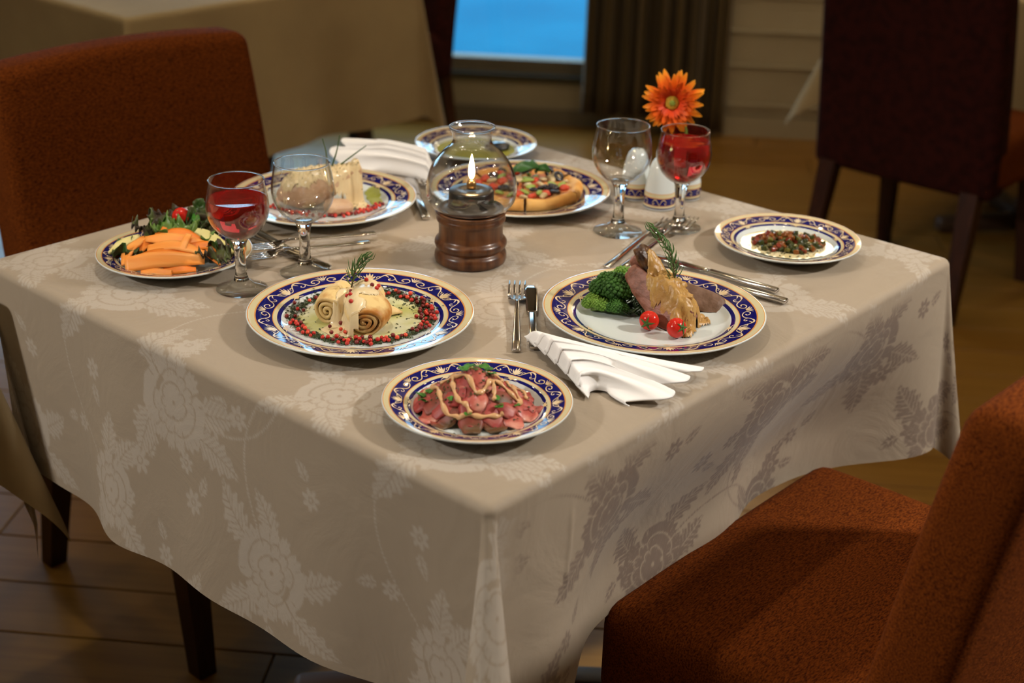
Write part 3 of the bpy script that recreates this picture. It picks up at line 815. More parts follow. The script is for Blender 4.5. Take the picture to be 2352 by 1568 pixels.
# ---- oil lamp with glass chimney
M['turned'] = mat('turned_walnut', (0.150, 0.055, 0.017), 0.36, 0.5, col2=(0.045, 0.013, 0.004), nscale=14, ndetail=7, stretch=(5, 5, 0.35), nlo=0.35, nhi=0.62, coat=0.25, coat_r=0.15)
M['tin'] = mat('black_tin', (0.008, 0.008, 0.009), 0.32, 0.5)
M['brass'] = mat('brass', (0.45, 0.28, 0.12), 0.3, 0.5, metal=1.0)
M['flame'] = mat('candle_flame', (1, 0.8, 0.5), 0.5, 0, emit=(1.0, 0.72, 0.34), estr=16)
M['chimney'] = thin_glass('chimney_glass', (0.98, 0.985, 0.98), ior=1.5, gain=2.2)
lamp = thing('oil_lamp', 'lit table lamp with clear glass chimney on a turned wooden base', 'lamp', (.4563, .4566, PZ))
wp = [(0.0001, 0.0), (0.0455, 0.0), (0.0478, 0.0018), (0.0492, 0.0068), (0.0488, 0.0128), (0.0470, 0.0160), (0.0444, 0.0176), (0.0440, 0.0188), (0.0458, 0.0205), (0.0478, 0.0228), (0.0492, 0.0262), (0.0489, 0.0298), (0.0470, 0.0326), (0.0448, 0.0342), (0.0436, 0.0362), (0.0434, 0.0450), (0.0438, 0.0545), (0.0446, 0.0570), (0.0462, 0.0588), (0.0470, 0.0612), (0.0464, 0.0640), (0.0452, 0.0660), (0.0470, 0.0690), (0.0480, 0.0712), (0.0470, 0.0722), (0.0001, 0.0722)]
mk('wooden_base', *lathe(wp, 72), M['turned'], lamp)
mk('tin_tray', *lathe([(0.0001, 0.0724), (0.043, 0.0724), (0.0445, 0.0745), (0.0435, 0.0760), (0.0405, 0.0745), (0.034, 0.0750), (0.0315, 0.0765), (0.0305, 0.0800), (0.0302, 0.0990), (0.0292, 0.1005), (0.0120, 0.1012), (0.0110, 0.1000), (0.0001, 0.1000)], 56), M['tin'], lamp)
mk('wick_cup', *lathe([(0.0001, 0.1015), (0.006, 0.1015), (0.0065, 0.109), (0.0050, 0.1135), (0.0030, 0.1145), (0.0001, 0.1145)], 24), M['brass'], lamp)
cp = smooth_path([(0.0405, 0.0728, 0), (0.0500, 0.0770, 0), (0.0580, 0.0865, 0), (0.0612, 0.0990, 0), (0.0605, 0.1120, 0), (0.0565, 0.1270, 0), (0.0490, 0.1410, 0), (0.0390, 0.1530, 0), (0.0300, 0.1612, 0), (0.0262, 0.1670, 0), (0.0258, 0.1730, 0), (0.0272, 0.1800, 0), (0.0298, 0.1850, 0)], 56)[:, :2]
prof = [tuple(p) for p in cp] + [(0.0294, 0.1866)] + [(r - 0.0014, z) for r, z in cp[::-1]]
chim = mk('glass_chimney', *lathe(prof, 80), M['chimney'], lamp)
V, F = ring_torus(0.0296, 0.0013, 80, 10); mk('chimney_rim', V + np.array((0, 0, 0.1862)), F, M['rim_glass'], chim)
fp = [(0.0001, 0.1150), (0.0026, 0.1165), (0.0042, 0.1205), (0.0046, 0.1255), (0.0040, 0.1320), (0.0027, 0.1400), (0.0012, 0.1465), (0.0001, 0.1500)]
mk('flame', *lathe(fp, 20), M['flame'], lamp)
fl = add_lamp('flame_glow', 'POINT', (0, 0, 0.13), 1.6, (1.0, 0.62, 0.28), 0.006)
fl.parent = lamp

# ---- shakers and bud vase, same service
def band_material():
    m = mat('service_porcelain_band', PORC, 0.08, 0.5)
    nt = m.node_tree; N = nt.nodes; L = nt.links; b = N['Principled BSDF']
    tc = N.new('ShaderNodeTexCoord'); sx = N.new('ShaderNodeSeparateXYZ'); L.new(tc.outputs['Object'], sx.inputs[0])
    mu = N.new('ShaderNodeMath'); mu.operation = 'MULTIPLY'; mu.inputs[1].default_value = 10.0; L.new(sx.outputs[2], mu.inputs[0])
    cr = N.new('ShaderNodeValToRGB'); cr.color_ramp.interpolation = 'CONSTANT'; e = cr.color_ramp.elements
    e[0].position = 0; e[0].color = (*PORC, 1); e.remove(e[1])
    for p, c in ((0.025, NAVY), (0.045, CREAM), (0.075, GOLD), (0.085, NAVY), (0.190, GOLD), (0.20, CREAM), (0.255, GOLD), (0.265, PORC)):
        x = e.new(p); x.color = (*c, 1)
    L.new(mu.outputs[0], cr.inputs[0]); L.new(cr.outputs[0], b.inputs['Base Color'])
    return m
M['band'] = band_material()
def shaker_scroll(r):
    parts = []
    for k in range(5):
        for m_ in (1, -1):
            pts = [(0.0, .009), (0.25, .016), (0.5, .0175), (0.72, .013), (0.62, .0105), (0.5, .013)]
            P = smooth_path([((k + m_ * s * 0.5) * 2 * math.pi / 5, z, 0) for s, z in pts], 18); n = len(P); V = []
            for i in range(n):
                for dz in (0.0007, -0.0007):
                    z = P[i, 1] + dz; rr = r(z) + 0.0003
                    V.append((rr * math.cos(P[i, 0]), rr * math.sin(P[i, 0]), z))
            parts.append((np.array(V), [(2 * i, 2 * i + 1, 2 * i + 3, 2 * i + 2) for i in range(n - 1)]))
    return join(parts)
SHP = [(0.0001, 0.0), (0.0235, 0.0), (0.0245, 0.0012), (0.0245, 0.003), (0.0232, 0.026), (0.0205, 0.045), (0.0172, 0.062), (0.0140, 0.071), (0.009, 0.0765), (0.0001, 0.078)]
def shaker(x, y, label):
    o = mk('shaker', *lathe(SHP, 48), M['band'], None, True, (x, y, PZ)); tag(o, label, 'shaker')
    rr = lambda z: float(np.interp(z, [p[1] for p in SHP[2:]], [p[0] for p in SHP[2:]]))
    mk('scrollwork', *shaker_scroll(rr), M['scroll'], o, False)
    for a in range(3):
        V, F = lathe([(0.0001, 0.0), (0.0011, 0.0), (0.0011, 0.0006), (0.0001, 0.0006)], 8)
        mk('pour_hole', V + np.array((0.004 * math.cos(a * 2.1), 0.004 * math.sin(a * 2.1), 0.0773)), F, M['tin'], o, False)
    return o
shaker(.827, .412, 'white porcelain shaker with a blue band between the two right glasses')
shaker(.838, .466, 'white porcelain shaker with a blue band seen behind the empty right glass')
vx, vy = .893, .412
o = mk('bud_vase', *lathe([(0.0001, 0.0), (0.0235, 0.0), (0.0245, 0.0012), (0.0245, 0.026), (0.020, 0.045), (0.012, 0.062), (0.0085, 0.075), (0.0095, 0.086), (0.0085, 0.086), (0.007, 0.075), (0.0001, 0.060)], 48), M['band'], None, True, (vx, vy, PZ))
tag(o, 'white porcelain bud vase with a blue band holding the orange flower', 'vase')
rrv = lambda z: 0.0246
mk('scrollwork', *shaker_scroll(rrv), M['scroll'], o, False)

# ---- gerbera
M['stemg'] = mat('flower_stem', (0.10, 0.20, 0.03), 0.5, 0.3)
def petal_mat():
    m = mat('orange_petal', (0.95, 0.22, 0.01), 0.5, 0.3)
    nt = m.node_tree; N = nt.nodes; L = nt.links; b = N['Principled BSDF']
    tc = N.new('ShaderNodeTexCoord'); sx = N.new('ShaderNodeSeparateXYZ'); L.new(tc.outputs['Object'], sx.inputs[0])
    mr = N.new('ShaderNodeMapRange'); mr.inputs[1].default_value = 0.016; mr.inputs[2].default_value = 0.050; L.new(sx.outputs[0], mr.inputs[0])
    cr = N.new('ShaderNodeValToRGB'); e = cr.color_ramp.elements
    e[0].color = (0.72, 0.055, 0.004, 1); e[1].color = (0.95, 0.40, 0.015, 1)
    x = e.new(0.55); x.color = (0.90, 0.16, 0.006, 1)
    L.new(mr.outputs[0], cr.inputs[0]); L.new(cr.outputs[0], b.inputs['Base Color'])
    b.inputs['Subsurface Weight'].default_value = 0.0
    return m
M['petal'] = petal_mat()
M['fl_eye'] = mat('flower_eye', (0.42, 0.24, 0.02), 0.7, 0.2, col2=(0.62, 0.40, 0.05), nscale=500)
M['fl_core'] = mat('flower_core', (0.16, 0.22, 0.03), 0.7, 0.2, col2=(0.26, 0.30, 0.05), nscale=500)
fc = Vector((0.874, 0.434, 0.90))
fl_root = thing('gerbera', 'orange gerbera flower with a green eye above the red drink', 'flower', fc)
todir = (cam.location - fc).normalized()
face = Vector((todir.x, todir.y, todir.z * 0.55)).normalized()
fl_root.rotation_mode = 'QUATERNION'; fl_root.rotation_quaternion = face.to_track_quat('Z', 'Y')
def petal_geo(Ln, Wd, lift, curl):
    def f(u, v):
        x = 0.010 + Ln * u
        w = Wd * np.sin(np.pi * np.clip(0.12 + 0.86 * u, 0, 1) ** 1.15) ** 0.8
        y = (v - 0.5) * 2 * w
        z = lift * u - curl * u * u + 0.16 * Wd * (np.abs(v - 0.5) * 2) ** 2 - 0.0008 * np.cos((v - 0.5) * 18)
        return np.stack([x, y, z], 2)
    return sheet(f, 9, 7, 0.0005)
pet_meshes = []
for Ln, Wd, lift, curl in ((0.039, 0.0052, 0.010, 0.012), (0.041, 0.0058, 0.006, 0.014), (0.036, 0.0050, 0.014, 0.010), (0.024, 0.0036, 0.018, 0.006), (0.013, 0.0022, 0.012, 0.002)):
    V, F = petal_geo(Ln, Wd, lift, curl); me = bpy.data.meshes.new('petal'); me.from_pydata(V.tolist(), [], F); me.materials.append(M['petal'])
    me.polygons.foreach_set('use_smooth', np.ones(len(me.polygons), bool)); pet_meshes.append(me)
def add_petals(n, kinds, z, jit, sc=1.0):
    for i in range(n):
        o = bpy.data.objects.new('petal', pet_meshes[random.choice(kinds)]); link(o, fl_root)
        a = 2 * math.pi * (i + random.uniform(-jit, jit)) / n
        o.location = (0, 0, z); o.rotation_euler = (random.uniform(-.2, .2), random.uniform(-.10, .06), a)
        s_ = sc * random.uniform(0.92, 1.06); o.scale = (s_, s_, 1)
add_petals(17, (0, 1), 0.0, 0.25, 0.97); add_petals(15, (1, 2), 0.003, 0.3, 0.92); add_petals(22, (3,), 0.005, 0.3); add_petals(26, (4,), 0.007, 0.3)
V, F = blob(3, (0.0105, 0.0105, 0.004), 0.10, 9); mk('flower_eye', V + np.array((0, 0, 0.008)), F, M['fl_eye'], fl_root)
V, F = blob(3, (0.0045, 0.0045, 0.002), 0.10, 9); mk('flower_core', V + np.array((0, 0, 0.0122)), F, M['fl_core'], fl_root)
base = Vector((vx, vy, PZ + 0.068))
inv = fl_root.rotation_quaternion.to_matrix().inverted()
pts = [inv @ (p - fc) for p in (base, base.lerp(fc, 0.4) + Vector((0.004, -0.003, 0.01)), base.lerp(fc, 0.8) + Vector((0.006, 0.004, 0.0)), fc - face * 0.004)]
mk('flower_stem', *tube(smooth_path([p[:] for p in pts], 16), 0.0026, 8), M['stemg'], fl_root)

# ---- cutlery
M['steel'] = mat('polished_steel', (0.62, 0.60, 0.57), 0.14, 0.5, metal=1.0)
M['steel_dark'] = mat('polished_blade_steel', (0.55, 0.54, 0.53), 0.07, 0.5, metal=1.0)
def strip(stations):
    """bar through stations (x along, half width, z mid, thickness) with rounded edges"""
    V = []; k = 8
    for x, hw, z, th in stations:
        for j in range(k):
            a = 2 * math.pi * (j + 0.5) / k
            cx = math.copysign(abs(math.cos(a)) ** 0.5, math.cos(a)); sz = math.copysign(abs(math.sin(a)) ** 0.7, math.sin(a))
            V.append((x, hw * cx, z + th / 2 * sz))
    n = len(stations)
    F = grid_faces(n, k, True) + [tuple(range(k - 1, -1, -1)), tuple((n - 1) * k + j for j in range(k))]
    return np.array(V), F
def make_fork(name, label, Ln=0.205, square=True):
    t = thing(name, label, 'fork')
    hx = Ln * 0.52
    mk('handle', *strip([(0.0, 0.0050, 0.0022, 0.0030), (0.001, 0.0056, 0.0022, 0.0036), (0.03, 0.0053, 0.0024, 0.0036), (hx, 0.0032, 0.0062, 0.0030), (hx + 0.025, 0.0026, 0.0088, 0.0028), (hx + 0.038, 0.0034, 0.0072, 0.0024)]), M['steel'], t)
    x0 = hx + 0.032; x1 = Ln - 0.052
    head = [strip([(x0, 0.0032, 0.0078, 0.0022), (x0 + 0.006, 0.0085, 0.0060, 0.0020), (x0 + 0.012, 0.0118, 0.0044, 0.0018), (x1 + 0.008, 0.0124, 0.0030, 0.0017)])]
    for k in range(4):
        yy = (k - 1.5) * 0.0068; v, f = strip([(x1 + 0.004, 0.0022, 0.0031, 0.0017), (x1 + 0.02, 0.0019, 0.0024, 0.0017), (x1 + 0.04, 0.0016, 0.0036, 0.0015), (Ln, 0.0007, 0.0062, 0.0011)])
        v[:, 1] += yy; head.append((v, f))
    mk('head', *join(head), M['steel'], t)
    return t
def make_knife(name, label, Ln=0.21, square=False):
    t = thing(name, label, 'knife')
    mk('handle', *strip([(0.0, 0.0054, 0.0042, 0.0054), (0.0015, 0.0060, 0.0042, 0.0066), (0.05, 0.0058, 0.0042, 0.0066), (Ln * 0.50, 0.0050, 0.0042, 0.0056), (Ln * 0.515, 0.0042, 0.0042, 0.0040)]), M['steel'], t)
    mk('blade', *strip([(Ln * 0.51, 0.0044, 0.0042, 0.0026), (Ln * 0.55, 0.0078, 0.0040, 0.0022), (Ln * 0.8, 0.0092, 0.0036, 0.0018), (Ln * 0.93, 0.0088, 0.0034, 0.0015), (Ln * 0.985, 0.0055, 0.0032, 0.0012), (Ln, 0.0012, 0.0030, 0.0009)]), M['steel_dark'], t)
    return t
def lay(o, butt, tip, z=0.0, pitch=0.0, roll=0.0):
    d = Vector((tip[0] - butt[0], tip[1] - butt[1], 0))
    o.location = (butt[0], butt[1], PZ + 0.0004 + z); o.rotation_mode = 'ZYX'
    o.rotation_euler = (roll, pitch, math.atan2(d.y, d.x))
    return o
lay(make_fork('fork', 'steel fork pointing away between the crepe plate and the meat plate', 0.2125), (.2724, .2087), (.432, .349))
lay(make_knife('knife', 'steel knife beside the front fork with its handle under the front napkin', 0.20), (.291, .197), (.427, .321))
lay(make_fork('fork', 'upper of the two forks lying under the empty left glass', 0.19), (.4177, .606), (.2493, .6685), 0.0075, 0.02)
lay(make_fork('fork', 'lower of the two forks lying under the empty left glass', 0.19), (.3884, .5853), (.2225, .6443), 0.0072, 0.02)
lay(make_knife('knife', 'upper of the two knives lying behind the red drink glass at the left', 0.20), (.3135, .7600), (.2893, .5677))
lay(make_knife('knife', 'lower of the two knives lying behind the red drink glass at the left', 0.19), (.287, .7500), (.2940, .5738))
lay(make_fork('fork', 'left one of the two forks behind the meat plate', 0.221), (.5635, .3044), (.7781, .356))
lay(make_fork('fork', 'right one of the two forks behind the meat plate', 0.229), (.5715, .2820), (.7977, .3291), 0.0035, -0.012)
lay(make_knife('knife', 'upper of the two knives lying right behind the meat plate', 0.205), (.652, .0903), (.642, .290))
lay(make_knife('knife', 'lower of the two knives lying right behind the meat plate', 0.205), (.6296, .0624), (.613, .263))
lay(make_knife('knife', 'steel knife lying beside the lamp under the back napkin', 0.20), (.5262, .6123), (.6415, .765))
lay(make_fork('fork', 'steel fork behind the lamp with its handle end at the chimney', 0.20), (.548, .603), (.665, .755))

# ---- napkins
M['napkin'] = mat('white_napkin', (0.86, 0.84, 0.82), 0.85, 0.2, bump=0.10, bscale=700, bdist=0.0006, sheen=0.2)
def napkin(name, label, E0, E1, E2, npl, h0, h1, h2, tails=3):
    """fan folded napkin: edge E0 (folded end), waist E1, tails E2; each edge = (start, end) on the table"""
    nu, nv = 60, npl * 16 + 1
    U, Vv = np.meshgrid(np.linspace(0, 1, nu), np.linspace(0, 1, nv), indexing='ij')
    def bez(e0, e1, e2):
        e0, e1, e2 = (np.array(e, float) for e in (e0, e1, e2)); c = 2 * e1 - 0.5 * (e0 + e2)
        return lambda u: (1 - u)[..., None] ** 2 * e0 + 2 * (u * (1 - u))[..., None] * c + u[..., None] ** 2 * e2
    A = bez(E0[0], E1[0], E2[0])(U); B = bez(E0[1], E1[1], E2[1])(U)
    k = (Vv * npl) % 1.0
    ripple = np.sin(np.pi * k) ** 0.8                         # pleats lie over each other like pages
    across = Vv + 0.75 / npl * (np.sin(k * 2 * np.pi) * 0.45) * (1 - 0.5 * U)
    edge = np.sin(np.pi * np.clip(Vv, 0, 1)) ** 0.45
    lobe = np.abs(np.sin(tails * np.pi * Vv + 0.15)) ** 0.8
    H = h0 * (1 - U) ** 2 + 2 * h1 * U * (1 - U) * 1.1 + h2 * U ** 2
    tl = sstep(U, 0.50, 0.95)
    end = sstep(U, 0.0, 0.07) * 0.75 + 0.25
    z = 0.002 + edge * H * end * (1 - tl * (1 - lobe)) + 0.011 * ripple * (1 - 0.75 * U) * (0.3 + 0.7 * edge)
    ext = tl * (lobe - 0.65) * 0.050 + (1 - sstep(U, 0, 0.25)) * (ripple - 0.5) * -0.008
    P = A * (1 - across[..., None]) + B * across[..., None]
    d = (A[-1, 0] + B[-1, 0] - A[0, 0] - B[0, 0]); d = d / np.linalg.norm(d)
    P = P + d * ext[..., None]
    XYZ = np.dstack([P, PZ + z]).reshape(-1, 3)
    c = XYZ.mean(0); c[2] = PZ
    o = mk(name, XYZ - c, grid_faces(nu, nv), M['napkin'], None, True, tuple(c))
    md = o.modifiers.new('thickness', 'SOLIDIFY'); md.thickness = 0.0016; md.offset = 1
    return tag(o, label, 'napkin')
napkin('napkin', 'white fan folded cloth napkin in front of the meat plate', ((.300, .222), (.232, .072)), ((.322, .124), (.262, .070)), ((.378, .030), (.262, .006)), 6, 0.022, 0.024, 0.012)
napkin('napkin', 'white fan folded cloth napkin at the back beside the far oil plate', ((.716, .800), (.655, .728)), ((.690, .862), (.640, .810)), ((.675, .895), (.585, .880)), 6, 0.026, 0.034, 0.040)
# ================================================================== FOOD  (plate frame: x to the right, y away from the camera side, z up from the cloth)
def top_z(R, r):
    f = min(r / R, 1.0)
    return float(np.interp(f, [p[0] for p in PROF_TOP], [p[1] for p in PROF_TOP]))
def food(key, name, V, F, m, label=None, cat=None, group=None, parent=None, smooth=True, kind=None):
    V = np.asarray(V, float)
    if parent is not None:
        o = mk(name, V, F, m, parent, smooth); return o
    c = V.mean(0); c[2] = V[:, 2].min()
    o = mk(name, V - c, F, m, None, smooth)
    ca, sa = math.cos(RZ), math.sin(RZ)
    o.location = (PL[key][0] + c[0] * ca - c[1] * sa, PL[key][1] + c[0] * sa + c[1] * ca, PZ + c[2]); o.rotation_euler = (0, 0, RZ)
    if label: tag(o, label, cat, group)
    if kind: o['kind'] = kind
    return o
def froot(key, name, label, cat, p, group=None):
    ca, sa = math.cos(RZ), math.sin(RZ)
    return thing(name, label, cat, (PL[key][0] + p[0] * ca - p[1] * sa, PL[key][1] + p[0] * sa + p[1] * ca, PZ + p[2]), RZ, group)
def inst(key, me, name, p, eul, sc, label, cat, group):
    o = bpy.data.objects.new(name, me); COL.objects.link(o)
    ca, sa = math.cos(RZ), math.sin(RZ)
    o.location = (PL[key][0] + p[0] * ca - p[1] * sa, PL[key][1] + p[0] * sa + p[1] * ca, PZ + p[2])
    o.rotation_euler = (eul[0], eul[1], eul[2] + RZ); o.scale = (sc, sc, sc) if np.isscalar(sc) else sc
    return tag(o, label, cat, group)
def raw_mesh(name, V, F, m, smooth=True):
    me = bpy.data.meshes.new(name); me.from_pydata(np.asarray(V).tolist(), [], [tuple(f) for f in F]); me.materials.append(m)
    if smooth: me.polygons.foreach_set('use_smooth', np.ones(len(me.polygons), bool))
    return me
def orient(V, c, xdir, up):
    x = np.array(xdir, float); x /= np.linalg.norm(x); z = np.array(up, float); z -= x * (z @ x); z /= np.linalg.norm(z); y = np.cross(z, x)
    return np.asarray(V) @ np.array([x, y, z]) + np.array(c)
def pool(blobs, res, ground, thick, amp=0.3, nsc=70, smooth=3, seed=0.0, pw=0.6, lump=0.0):
    """viscous sauce or oil lying over the ground surface inside a union of ellipses"""
    B = np.array(blobs, float)
    x0, x1 = (B[:, 0] - B[:, 2] * 1.3).min(), (B[:, 0] + B[:, 2] * 1.3).max(); y0, y1 = (B[:, 1] - B[:, 3] * 1.3).min(), (B[:, 1] + B[:, 3] * 1.3).max()
    xs = np.arange(x0, x1, res); ys = np.arange(y0, y1, res)
    nx, ny = len(xs), len(ys)
    fld = np.zeros((nx, ny)); G = np.zeros((nx, ny))
    for i, x in enumerate(xs):
        for j, y in enumerate(ys):
            f = (1 - ((x - B[:, 0]) / B[:, 2]) ** 2 - ((y - B[:, 1]) / B[:, 3]) ** 2).max()
            fld[i, j] = f + amp * noise.fractal(Vector((x * nsc + seed, y * nsc, seed)), 1, 2, 3)
            if fld[i, j] > -0.4: G[i, j] = ground(x, y)
    Gs = G.copy()
    for _ in range(smooth):
        p = np.pad(Gs, 1, mode='edge'); Gs = (p[:-2, 1:-1] + p[2:, 1:-1] + p[1:-1, :-2] + p[1:-1, 2:] + 2 * Gs) / 6
    tf = np.clip(fld / 0.35, 0, 1) ** pw
    LN = np.array([[noise.fractal(Vector((x * 150 + seed, y * 150, 3.0)), 1, 2, 3) for y in ys] for x in xs]) if lump else 0.0
    Z = np.maximum(np.maximum(G, Gs) + thick * tf * (1 + lump * LN), G + 0.0003) - np.where(fld <= 0.0, 0.0012, 0)
    keep = fld > -0.05
    ids = -np.ones((nx, ny), int); V = []
    for i in range(nx):
        for j in range(ny):
            if keep[i, j]:
                ids[i, j] = len(V); V.append((xs[i], ys[j], Z[i, j]))
    F = []
    for i in range(nx - 1):
        for j in range(ny - 1):
            q = (ids[i, j], ids[i + 1, j], ids[i + 1, j + 1], ids[i, j + 1])
            if min(q) >= 0: F.append(q)
    return np.array(V), F
def flakes(pts, size, flat=0.35):
    parts = []
    for (x, y, z) in pts:
        s = size * random.uniform(0.5, 1.3); a = random.uniform(0, 6.28)
        n = random.choice((4, 5)); ring = [(s * math.cos(a + k * 6.283 / n) * random.uniform(.6, 1.1), s * 0.6 * math.sin(a + k * 6.283 / n), random.uniform(-.15, .15) * s) for k in range(n)]
        V = np.array(ring + [(0, 0, flat * s)]); V = rot(V, random.uniform(-.5, .5), random.uniform(-.5, .5), random.uniform(0, 6.28))
        parts.append((V + np.array((x, y, z)), [(k, (k + 1) % n, n) for k in range(n)]))
    return join(parts)
def rosemary(key, base, tip, n, ll, label, bow=(0, 0, 0), group=None):
    t = froot(key, 'rosemary_sprig', label, 'herb', base, group)
    b = np.zeros(3); e = np.array(tip) - np.array(base); mid = e * 0.5 + np.array(bow)
    path = smooth_path([b, mid, e], 24)
    mk('stem', *tube(path, np.linspace(0.0011, 0.0006, 24), 6), M['ros_stem'], t)
    T = np.gradient(path, axis=0); T /= np.linalg.norm(T, axis=1)[:, None]
    for k in range(n):
        u = 0.06 + 0.93 * k / (n - 1); i = min(int(u * 23), 23); p = path[i]; tt = T[i]
        a = k * 2.4; side = np.cross(tt, (math.cos(a), math.sin(a), 0.3)); side /= np.linalg.norm(side)
        L_ = ll * random.uniform(0.75, 1.1) * (1 - 0.35 * u); q = p + L_ * (tt * 0.80 + side * 0.55 * (1.2 - u)); m_ = p + 0.5 * L_ * (tt * 0.65 + side * 0.62)
        V, F = tube(smooth_path([p, m_, q], 6), [0.0004, 0.00095, 0.0011, 0.0010, 0.0008, 0.0002], 5, 0.5)
        mk('needle', V, F, M['ros'][k % 2], t)
    return t

M['ros'] = [mat('rosemary_leaf', (0.045, 0.115, 0.022), 0.45, 0.4), mat('rosemary_leaf_pale', (0.10, 0.19, 0.055), 0.45, 0.4)]
M['ros_stem'] = mat('rosemary_stem', (0.10, 0.07, 0.03), 0.6, 0.3)
M['crepe'] = mat('browned_crepe', (0.72, 0.52, 0.22), 0.5, 0.35, col2=(0.42, 0.16, 0.025), nscale=24, ndetail=5, nlo=0.50, nhi=0.64, bump=0.25, bscale=120, bdist=0.002)
M['cream'] = mat('cream_sauce', (0.74, 0.60, 0.36), 0.22, 0.5, col2=(0.70, 0.54, 0.30), nscale=40)
M['oil'] = mat('green_oil', (0.50, 0.50, 0.17), 0.06, 0.5, col2=(0.66, 0.67, 0.48), nscale=16, nlo=0.40, nhi=0.62)
M['herb'] = mat('chopped_dark_herb', (0.012, 0.022, 0.006), 0.35, 0.5, col2=(0.03, 0.05, 0.012), nscale=200)
M['pep'] = [mat('pink_peppercorn', (0.46, 0.025, 0.016), 0.28, 0.5), mat('dark_peppercorn', (0.16, 0.014, 0.012), 0.3, 0.5), mat('bright_peppercorn', (0.66, 0.07, 0.03), 0.3, 0.5)]
pep_me = []
for i, m_ in enumerate(M['pep']):
    V, F = blob(2, (1, 1, 0.97), 0.05, 2.0, i); V[:, 2] -= 0.06 * np.exp(-((V[:, 0]) ** 2 + V[:, 1] ** 2) * 12) * (V[:, 2] > 0)
    pep_me.append(raw_mesh('peppercorn', V, F, m_))

# ---------------------------------------------------------------- rolled crepe
def spiral(F0, F1, r0, r1, turns, sx=1.12, sz=0.95, peak=0.0, start=-1.2, thick=0.0042):
    F0 = np.array(F0); F1 = np.array(F1)
    ax = F1 - F0; ax /= np.linalg.norm(ax); side = np.cross(ax, (0, 0, 1)); side /= np.linalg.norm(side); up = np.cross(side, ax)
    def f(u, v):
        th = start - u * turns * 2 * np.pi
        rr = (0.06 + 0.94 * u) * (r0 + (r1 - r0) * v + peak * np.sin(np.pi * np.clip(v * 1.25, 0, 1)))
        rr = rr * (1 + 0.05 * np.sin(3 * th + 4 * v))
        c = F0 + (F1 - F0) * v[..., None]
        return c + side * (rr * np.cos(th) * sx)[..., None] + up * (rr * np.sin(th) * sz)[..., None]
    return sheet(f, 130, 16, thick)
ro = froot('crepe', 'rolled_crepe', 'browned crepe roll with its spiral end towards us on the left big plate', 'crepe', (0, 0, 0))
cr1 = spiral((0.009, -0.046, 0.0225), (0.004, 0.024, 0.031), 0.0185, 0.022, 3.2, 1.15, 0.92, 0.0085)
cr2 = spiral((-0.040, -0.012, 0.021), (-0.026, 0.036, 0.024), 0.017, 0.018, 2.8, 0.95, 1.05, 0.003)
trV, trF = sheet(lambda u, v: np.stack([0.020 + 0.029 * u, 0.004 + 0.030 * v * (1 - 0.95 * u) + 0.018 * u, 0.0065 + 0.018 * (1 - u) * np.sin(np.pi * np.clip(v, 0, 1)) ** 0.7 + 0.001], 2), 12, 10, 0.0028)
for nm, g in (('main_roll', cr1), ('side_roll', cr2), ('folded_corner', (trV, trF))):
    food('crepe', nm, g[0], g[1], M['crepe'], parent=ro)
gr = Ground([cr1, cr2], 0.005)
V, F = pool([(0.002, 0.016, 0.022, 0.026), (-0.012, -0.004, 0.016, 0.028), (-0.022, -0.030, 0.024, 0.017), (-0.008, -0.038, 0.018, 0.014), (0.008, -0.006, 0.016, 0.016)], 0.0015, gr.z, 0.0022, 0.28, 60, 5, 1.3)
food('crepe', 'cream_sauce', V, F, M['cream'], 'pale cream sauce poured over the rolled crepe', 'sauce')
V, F = pool([(0.0, 0.010, 0.077, 0.068), (0.03, 0.02, 0.055, 0.062)], 0.0030, lambda x, y: top_z(BIG, math.hypot(x, y)), 0.0010, 0.12, 30, 0, 4.0)
food('crepe', 'herb_oil', V, F, M['oil'], 'pool of green herb oil under the rolled crepe', 'oil')
def ring_pt(a, sp=0.006):
    rx, ry = 0.083, 0.076
    return (rx + random.gauss(0, sp)) * math.cos(a), 0.011 + (ry + random.gauss(0, sp)) * math.sin(a)
pts = []
for k in range(4200):
    a = random.uniform(0, 2 * math.pi)
    dens = 0.35 + 0.65 * (0.5 + 0.5 * math.cos(a - 0.35)) + (0.3 if -2.6 < a - 2 * math.pi < -1.0 else 0)
    if random.random() > dens: continue
    x, y = ring_pt(a, 0.0045); pts.append((x, y, top_z(BIG, math.hypot(x, y)) + 0.0014))
for k in range(130):
    x, y = random.uniform(-0.07, 0.07), random.uniform(-0.05, 0.08); pts.append((x, y, top_z(BIG, math.hypot(x, y)) + 0.0014))
V, F = flakes(pts, 0.0021)
o = food('crepe', 'chopped_herbs', V, F, M['herb'], 'ring of chopped dark herbs around the rolled crepe', 'herbs', smooth=False, kind='stuff')
placed = []
def pepper(key, R, x, y, z, s, lab, grp):
    for px_, py_, ps in placed:
        if (px_ - x) ** 2 + (py_ - y) ** 2 < (0.85 * (s + ps)) ** 2: return False
    placed.append((x, y, s))
    k = random.choices((0, 1, 2), (5, 4, 2))[0]
    inst(key, pep_me[k], 'peppercorn', (x, y, z + s * 0.92), (random.uniform(-1, 1), random.uniform(-1, 1), random.uniform(0, 6)), s, lab, 'peppercorn', grp)
    return True
lab = 'small red peppercorn in the herb ring around the rolled crepe'
n = 0
